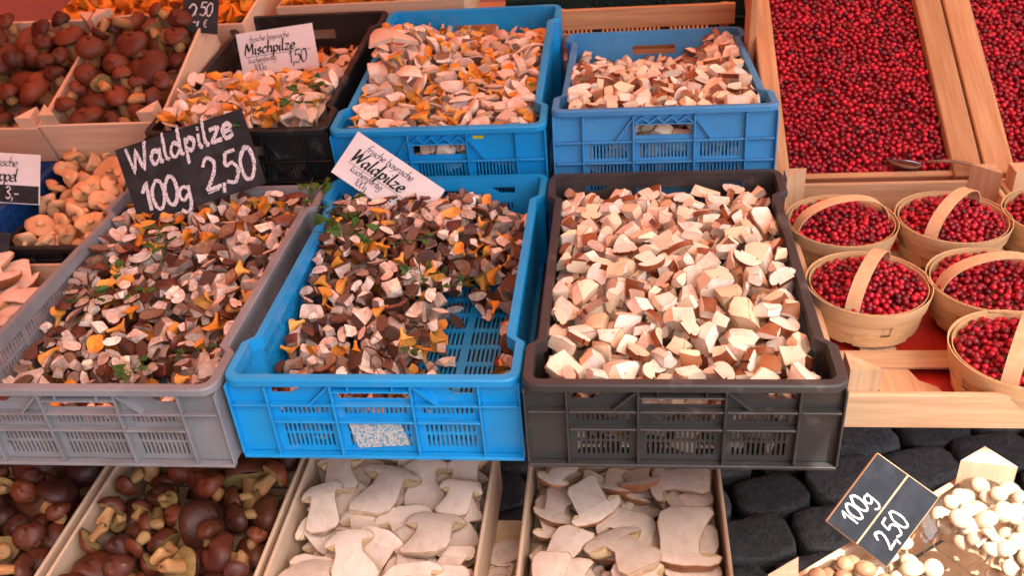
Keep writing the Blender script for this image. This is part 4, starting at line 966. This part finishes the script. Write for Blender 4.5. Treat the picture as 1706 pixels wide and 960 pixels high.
# spoon
pa, pb, pc = (np.array(MTr1 @ Vector(q)) for q in ((.505, .018, .002), (.560, .006, .012), (.648, -.018, .012)))
t = thing('spoon', 'steel serving spoon stuck in the loose cranberries', 'spoon', Matrix.Translation(pa.tolist()))
mb = MB(); v = []; n = 12
ax = Vector(pc - pa).normalized(); sd_ = ax.cross(Vector((0, 0, 1))).normalized(); up = sd_.cross(ax)
for i in range(n + 1):
    q = i / n; p = Vector(pb - pa) * (1 - q) + Vector(pc - pa) * q + up * (.010 * math.sin(q * 2.6)); w_ = .0042 + .003 * q
    for (a, b) in ((-w_, 0), (w_, 0), (w_, .002), (-w_, .002)): v.append(p + sd_ * a + up * b)
mb.add(v, [(i * 4 + j, i * 4 + (j + 1) % 4, (i + 1) * 4 + (j + 1) % 4, (i + 1) * 4 + j) for i in range(n) for j in range(4)] + [(n * 4, n * 4 + 1, n * 4 + 2, n * 4 + 3)])
link('handle', mb.mesh('handle', STEEL, 50), t)
mb = MB().lathe([(0, -.010), (.4, -.009), (.8, -.004), (1, .003), (.97, .0045), (.78, -.002), (.4, -.007), (0, -.008)], 16, 0); mb.v = [tuple(ax * (x * .034 + .018) + sd_ * (y * .020) + up * (z - .007 + y * .017)) for x, y, z in mb.v]
link('bowl', mb.mesh('bowl', STEEL, 60), t)

# ------------------------------------------------------------------ parsley
def leaf_mesh(seed):
    r = random.Random(seed); mb = MB()
    pts = []; n = 15
    for i in range(n):
        a = -2.2 + 4.4 * i / (n - 1); rr = (.6 + .4 * abs(math.cos(a * 1.5))) * (1.0 if i % 2 == 0 else .68) * r.uniform(.85, 1.1); pts.append((rr * math.sin(a) * .8, rr * math.cos(a) + .5))
    v = [(0, 0, 0)] + [(x, y, .22 * math.sin(3 * x + 2 * y) + .12 * abs(x)) for x, y in pts]; v = [(x * .010, y * .010, z * .010) for x, y, z in v]
    mb.add(v, [(0, i + 1, i) for i in range(1, n)]); mb.add([(x, y, z - .0003) for x, y, z in v], [(0, i, i + 1) for i in range(1, n)]); return mb.mesh('leaf', LEAF, 60)
LM = [leaf_mesh(i) for i in range(4)]
def stem_tube(a, b, c, rad=.0008):
    mb = MB(); v = []; n = 5
    for i in range(n + 1):
        q = i / n; p = Vector(a) * (1 - q) ** 2 + Vector(b) * 2 * q * (1 - q) + Vector(c) * q * q
        v += [p + Vector((rad, 0, 0)), p + Vector((-rad * .5, rad, 0)), p + Vector((-rad * .5, -rad, .0005))]
    return mb.add(v, [(i * 3 + j, i * 3 + (j + 1) % 3, (i + 1) * 3 + (j + 1) % 3, (i + 1) * 3 + j) for i in range(n) for j in range(3)])
def heap_top(u, v, z): return at(u, v, z)
SPR = [(515, 150, .995, 1.2, 6, 'among the pale mushrooms beside the Mischpilze card'), (488, 180, .98, 1.2, 6, 'below the other sprig in the black crate'), (418, 205, .965, .9, 5, 'in the front corner of the black crate'),
       (520, 330, .90, 1.3, 6, 'standing at the back rim of the grey crate'), (545, 358, .885, 1.5, 7, 'hanging over the rim between grey and blue crates'), (590, 395, .87, 1.2, 6, 'on the heap at the back of the blue crate'),
       (200, 458, .83, 1.0, 3, 'near the grey crate left wall, upper'), (150, 500, .82, 1.0, 5, 'at the edge of the grey crate heap'), (270, 410, .855, 1.0, 4, 'below the large chalkboard'), (228, 500, .825, .9, 3, 'in the middle of the grey crate heap'),
       (705, 465, .83, 1.0, 5, 'beside the bare patch in the blue crate'), (690, 405, .85, .8, 3, 'high on the blue crate heap'), (330, 590, .79, 1.0, 4, 'near the front of the grey crate'), (775, 478, .80, .9, 3, 'at the back of the bare patch'),
       (220, 625, .79, 1.0, 4, 'behind the front rim of the grey crate'), (690, 590, .775, .8, 3, 'on the blue crate floor'), (265, 385, .86, .9, 4, 'under the lower edge of the chalkboard'), (745, 655, .745, .8, 3, 'seen through the blue crate handle')]
for i, (u, v, z, s, nl, wh_) in enumerate(SPR):
    r = random.Random(70 + i); s *= 1.35; p = at(u, v, z); t = thing('parsley_sprig', 'green parsley sprig ' + wh_, 'parsley', TM(p[0], p[1], p[2] + .004, r.uniform(0, 6)))
    mb = MB()
    for k in range(nl):
        a = r.uniform(0, 6.28); d = r.uniform(.006, .022) * s; e = Vector((d * math.cos(a), d * math.sin(a), r.uniform(.0, .012)))
        q = stem_tube((0, 0, 0), e * .5 + Vector((0, 0, .004)), e); mb.add(q.v, q.f)
        o = link('leaf', LM[r.randrange(4)], t); o.location = e; o.rotation_euler = (r.uniform(-.5, .6), r.uniform(-.5, .5), a - math.pi / 2); o.scale = (s * r.uniform(.7, 1.1),) * 3
    q = stem_tube((0, 0, 0), (.02, .01, .002), (.045 * s, .012, -.004), .001); mb.add(q.v, q.f); link('stem', mb.mesh('stem', LEAF, 60), t)

# ------------------------------------------------------------------ price signs with written lettering
GL = {
 'W': (.80, [[(0, 1), (.17, 0), (.36, .85), (.55, 0), (.78, 1.02)]], 1), 'M': (.82, [[(0, 0), (.14, 1), (.36, .25), (.64, 1), (.70, 0)]], 1), 'S': (.55, [[(.44, .86), (.25, 1), (.08, .8), (.2, .56), (.42, .32), (.3, .02), (.02, .1)]], 0),
 'a': (.52, [[(.38, .40), (.2, .5), (.03, .27), (.14, .01), (.36, .2)], [(.40, .5), (.38, .1), (.48, 0)]], 0), 'l': (.24, [[(.08, 1), (.05, .2), (.16, 0)]], 0), 'd': (.54, [[(.38, .38), (.18, .5), (.02, .25), (.14, .0), (.37, .2)], [(.43, 1), (.40, .1), (.5, 0)]], 0),
 'p': (.50, [[(.07, .52), (.03, -.42)], [(.06, .33), (.24, .5), (.40, .3), (.26, .02), (.07, .12)]], 0), 'i': (.22, [[(.06, .5), (.05, .1), (.15, 0)], [(.08, .70), (.10, .74)]], 0), 'z': (.46, [[(.02, .48), (.38, .48), (.02, .02), (.42, .02)]], 1),
 'e': (.46, [[(.04, .24), (.36, .30), (.28, .49), (.10, .44), (.02, .2), (.16, .0), (.40, .10)]], 0), '1': (.34, [[(0, .66), (.2, 1), (.18, 0)]], 1), '0': (.56, [[(.26, 1), (.05, .62), (.10, .10), (.30, .0), (.47, .4), (.42, .88), (.24, 1)]], 0),
 'g': (.52, [[(.38, .40), (.2, .5), (.03, .28), (.15, .03), (.37, .2)], [(.41, .5), (.38, -.2), (.2, -.42), (.0, -.28)]], 0), '2': (.56, [[(.03, .75), (.2, 1), (.42, .80), (.3, .4), (.02, .02)], [(.02, .02), (.5, .04)]], 0),
 '5': (.54, [[(.46, 1), (.13, .98)], [(.13, .98), (.07, .58), (.3, .62), (.45, .34), (.28, .0), (.01, .08)]], 0), ',': (.18, [[(.08, .10), (.02, -.20)]], 1), '.': (.16, [[(.06, .0), (.08, .04)]], 1), '3': (.5, [[(.04, .88), (.24, 1), (.40, .78), (.18, .55), (.42, .3), (.25, .0), (.0, .1)]], 0), '-': (.5, [[(.04, .40), (.42, .40)]], 1),
 '\u20ac': (.58, [[(.46, .86), (.26, 1), (.08, .6), (.12, .2), (.3, 0), (.48, .14)], [(-.02, .6), (.38, .6)], [(-.02, .4), (.35, .4)]], 0), 's': (.40, [[(.32, .43), (.16, .5), (.05, .38), (.28, .18), (.18, .0), (.0, .07)]], 0), 'c': (.42, [[(.36, .40), (.18, .5), (.02, .25), (.14, 0), (.36, .09)]], 0),
 'h': (.48, [[(.07, 1), (.04, 0)], [(.05, .28), (.22, .5), (.36, .36), (.36, .06), (.44, 0)]], 0), 'k': (.46, [[(.07, 1), (.04, 0)], [(.36, .5), (.06, .22), (.40, 0)]], 1), '\u00fc': (.50, [[(.05, .5), (.05, .12), (.2, 0), (.36, .16)], [(.39, .5), (.38, .08), (.46, 0)], [(.12, .68), (.14, .72)], [(.30, .68), (.32, .72)]], 0),
 'n': (.48, [[(.06, .5), (.04, 0)], [(.05, .28), (.22, .5), (.36, .36), (.36, .06), (.44, 0)]], 0), 'm': (.70, [[(.06, .5), (.04, 0)], [(.05, .28), (.18, .5), (.30, .36), (.30, 0)], [(.31, .28), (.45, .5), (.57, .36), (.57, .06), (.65, 0)]], 0), 'f': (.36, [[(.40, .92), (.26, 1), (.16, .8), (.10, -.3)], [(0, .48), (.34, .48)]], 0),
 'r': (.36, [[(.06, .5), (.04, 0)], [(.05, .28), (.18, .48), (.32, .46)]], 0), 't': (.34, [[(.16, .8), (.12, .12), (.28, .0)], [(0, .5), (.32, .5)]], 0), 'b': (.48, [[(.07, 1), (.04, .05)], [(.05, .33), (.22, .5), (.40, .28), (.22, 0), (.05, .06)]], 0), 'y': (.46, [[(.03, .5), (.2, .06)], [(.42, .5), (.15, -.32), (-.02, -.38)]], 0),
 'o': (.48, [[(.22, .5), (.04, .28), (.16, .0), (.38, .2), (.34, .44), (.20, .5)]], 0), ' ': (.30, [], 0)}
def catmull(p, n=6):
    p = [Vector(q) for q in p]; q = [2 * p[0] - p[1]] + p + [2 * p[-1] - p[-2]]; out = []
    for i in range(1, len(q) - 2):
        for k in range(n):
            t = k / n; a, b, c, d = q[i - 1], q[i], q[i + 1], q[i + 2]
            out.append(.5 * ((2 * b) + (c - a) * t + (2 * a - 5 * b + 4 * c - d) * t * t + (3 * b - a - 3 * c + d) * t ** 3))
    return out + [p[-1]]
def write(text, x, y, size, wd, slant=0, nib=None, rot=0, jit=0, seed=1, spacing=1.0, z=0.0, mb=None):
    """ribbon strokes in the sign plane; nib=(angle, thin, thick) for the pen, else even chalk width"""
    r = random.Random(seed); mb = mb or MB(); cx = 0; ca_, sa_ = math.cos(rot), math.sin(rot); lay = 0
    for ch in text:
        w, st, sharp = GL[ch]; jy = r.uniform(-jit, jit); js = 1 + r.uniform(-jit, jit)
        for s in st:
            p = [Vector(q) for q in s]
            if sharp:
                pts = []
                for a, b in zip(p[:-1], p[1:]): pts += [a.lerp(b, k / 5) for k in range(5)]
                pts.append(p[-1])
            else: pts = catmull(s)
            L_ = []
            for i, q in enumerate(pts):
                t = (pts[min(i + 1, len(pts) - 1)] - pts[max(i - 1, 0)]); t = t.normalized() if t.length > 1e-9 else Vector((1, 0))
                if nib: nd = Vector((math.cos(nib[0]), math.sin(nib[0]))); hw = nib[1] + (nib[2] - nib[1]) * abs(t.x * nd.y - t.y * nd.x); nn = Vector((-t.y, t.x))
                else: nn = Vector((-t.y, t.x)); hw = wd * r.uniform(.75, 1.25)
                L_.append((q * js + Vector((cx, jy)), nn * hw))
            v = []; lay += 1; zz_ = z + .00004 * lay
            for q, nn in L_:
                for sg in (1, -1):
                    X_, Y_ = q.x + nn.x * sg, q.y + nn.y * sg; X_ += slant * Y_; X_ *= size; Y_ *= size
                    v.append((x + ca_ * X_ - sa_ * Y_, y + sa_ * X_ + ca_ * Y_, zz_))
            mb.add(v, [(2 * i, 2 * i + 1, 2 * i + 3, 2 * i + 2) for i in range(len(L_) - 1)])
        cx += w * spacing
    return mb
def sign(name, label, corners, anchor, normal, th, bmat, edge=None):
    """corners px TL,TR,BR,BL in reading order, on the plane through anchor; real size follows"""
    P = [Vector(on_plane(u, v, anchor, normal)) for u, v in corners]; c = sum(P, Vector()) / 4; n = Vector(normal).normalized()
    xr = ((P[1] - P[0]) + (P[2] - P[3])).normalized(); xr = (xr - n * xr.dot(n)).normalized(); yu = n.cross(xr)
    w = (abs((P[1] - P[0]).dot(xr)) + abs((P[2] - P[3]).dot(xr))) / 2; h = (abs((P[0] - P[3]).dot(yu)) + abs((P[1] - P[2]).dot(yu))) / 2
    M = Matrix(((xr.x, yu.x, n.x, c.x), (xr.y, yu.y, n.y, c.y), (xr.z, yu.z, n.z, c.z), (0, 0, 0, 1))); t = thing(name, label, 'price sign', M)
    if edge:
        link('backing', MB().box((-w / 2, -h / 2, -th), (w / 2, h / 2, -.0012), 0, None, .001).mesh('backing', edge, None), t)
        link('board', MB().box((-w / 2 + .001, -h / 2 + .001, -.0011), (w / 2 - .001, h / 2 - .001, 0)).mesh('board', bmat, None), t)
    else: link('board', MB().box((-w / 2, -h / 2, -th), (w / 2, h / 2, 0), 0, None, min(.0006, th / 3)).mesh('board', bmat, None), t)
    print('SIGN', label[:30], 'size', round(w, 3), round(h, 3)); return t, w, h
def letter(t, mb, m): link('lettering', mb.mesh('lettering', m, None), t)
CHZ = .0006
NC_ = lambda k, x=.1: (x, -math.cos(k), math.sin(k))
t, w, h = sign('chalkboard', 'large black chalkboard reading Waldpilze 100g 2,50 in the grey crate', [(192, 252), (395, 180), (450, 305), (232, 372)], (-.72, 1.46, .875), NC_(R(30)), .004, CHALKB)
for q in range(2): letter(t, write('Waldpilze', -w * .44 + q * .0006, h * .14 + q * .0005, h * .34, .052, .14, None, .04, .05, 3 + q, w / h * .62, CHZ + q * .0004), CHALK)
for q in range(2): letter(t, write('100g', -w * .42 + q * .0006, -h * .38, h * .36, .054, .08, None, -.02, .03, 5 + q, .86, CHZ + q * .0004), CHALK); letter(t, write('2,50', w * .06, -h * .36 + q * .0005, h * .40, .052, .08, None, -.03, .03, 8 + q, .95, CHZ + q * .0004), CHALK)
letter(t, write('-', w * .06, -h * .56, h * .4, .02, 0, None, .05, 0, 3, 1, CHZ).add(*[[(0, 0, 0)], []]), CHALK)
PEN = lambda k: (R(40), .012 * k, .045 * k)
t, w, h = sign('price_card', 'white card reading frische bayrische Waldpilze, tilted in the bright blue crate', [(605, 218), (745, 325), (693, 376), (543, 287)], (-.40, 1.49, .88), NC_(R(32)), .0012, CARD)
letter(t, write('frische bayrische', -w * .34, h * .25, h * .17, 0, .25, PEN(1.2), 0, .02, 3, .98, CHZ), INK); letter(t, write('Waldpilze', -w * .42, -h * .07, h * .30, 0, .28, PEN(2.0), 0, .01, 4, 1.06, CHZ), INK)
letter(t, write('k\u00fcchenfertig', -w * .36, -h * .26, h * .15, 0, .22, PEN(1.2), 0, .02, 5, 1.0, CHZ), INK); letter(t, write('100g', -w * .26, -h * .44, h * .15, 0, .1, PEN(1.2), 0, 0, 6, .95, CHZ), INK); letter(t, write('\u20ac 2,50', w * .08, -h * .48, h * .26, 0, .1, PEN(1.3), 0, 0, 7, .9, CHZ), INK)
link('lettering', MB().add([(-w * .42, -h * .125, CHZ), (w * .42, -h * .125, CHZ), (w * .42, -h * .117, CHZ), (-w * .42, -h * .117, CHZ)], [(0, 1, 2, 3)]).mesh('lettering', INK, None), t)
t, w, h = sign('price_card', 'white card reading frische bayrische Mischpilze 1,50 in the black crate', [(400, 57), (527, 35), (525, 112), (398, 128)], (-.70, 1.99, .985), NC_(R(22)), .0012, CARD)
letter(t, write('frische bayrische', -w * .34, h * .27, h * .145, 0, .2, PEN(1.1), 0, .02, 3, .98, CHZ), INK); letter(t, write('Mischpilze', -w * .43, -h * .02, h * .28, 0, .2, PEN(1.9), 0, .01, 4, 1.04, CHZ), INK)
letter(t, write('k\u00fcchenfertig', -w * .40, -h * .21, h * .14, 0, .2, PEN(1.1), 0, .02, 5, .95, CHZ), INK); letter(t, write('100g', -w * .34, -h * .40, h * .16, 0, .1, PEN(1.1), 0, 0, 6, .9, CHZ), INK); letter(t, write('1,50', w * .12, -h * .34, h * .30, 0, .1, PEN(1.3), 0, 0, 7, .9, CHZ), INK)
link('lettering', MB().add([(-w * .43, -h * .07, CHZ), (w * .43, -h * .07, CHZ), (w * .43, -h * .06, CHZ), (-w * .43, -h * .06, CHZ)], [(0, 1, 2, 3)]).mesh('lettering', INK, None), t)
t, w, h = sign('chalkboard', 'small black chalkboard reading 2,50 at the back of the slanted bolete box', [(308, -22), (372, -16), (355, 57), (300, 50)], (-.93, 1.93, 1.06), NC_(R(24), .15), .003, CHALKB)
for q in range(2): letter(t, write('2,', -w * .36, -h * .28, h * .42, .04, .1, None, 0, .02, 3 + q, 1, CHZ + q * .0004), CHALK); letter(t, write('50', -w * .02, -h * .10, h * .30, .045, .1, None, 0, .02, 5 + q, .85, CHZ + q * .0004), CHALK)
letter(t, write('\u20ac', w * .1, -h * .36, h * .17, .05, .1, None, 0, .02, 9, 1, CHZ), CHALK)
t, w, h = sign('price_card', 'white stoppel price card with black 3,- strip at the picture edge', [(-78, 250), (73, 258), (60, 342), (-92, 332)], (-1.25, 1.50, .925), NC_(R(28)), .0015, CARD)
letter(t, write('frische bayrische', -w * .40, h * .24, h * .19, 0, .15, PEN(1.1), 0, .02, 3, .93, CHZ), INK); letter(t, write('Semmelstoppel', -w * .46, -h * .06, h * .27, 0, .15, PEN(1.4), 0, .01, 4, .80, CHZ), INK)
link('strip', MB().box((-w * .46, -h * .48, CHZ), (w * .49, -h * .13, CHZ + .0008)).mesh('strip', CHALKB, None), t); letter(t, write('3,-', w * .13, -h * .40, h * .24, .06, .0, None, 0, 0, 5, 1.0, CHZ + .0012), CHALK)
t, w, h = sign('chalkboard', 'slate price board reading 100g 2,50 leaning in the sunlit punnet box', [(1382, 866), (1468, 742), (1560, 842), (1472, 950)], (.335, .845, .70), (-.08, -.72, .69), .016, SLATE, WX)
for q in range(2): letter(t, write('100g', -w * .34, h * .15, h * .27, .045, .05, None, .03, .03, 3 + q, .90, CHZ + q * .0004), CHALK); letter(t, write('2,50', -w * .32, -h * .40, h * .28, .045, .05, None, .05, .03, 6 + q, .95, CHZ + q * .0004), CHALK)
link('divider', MB().box((-w * .49, -.001, CHZ), (w * .49, .001, CHZ + .0006)).mesh('divider', WX, None), t)
sign('chalkboard', 'dark corner of a chalkboard at the picture edge beside the hedgehog mushrooms', [(-110, 372), (4, 388), (22, 452), (-95, 440)], (-1.15, 1.36, .84), NC_(R(35)), .004, CHALKB)
print('OBJ', len(bpy.data.objects), 'placed', len(PLACED), 'single', len(single), 'tris', sum(len(o.data.polygons) for o in bpy.data.objects if o.type == 'MESH'))
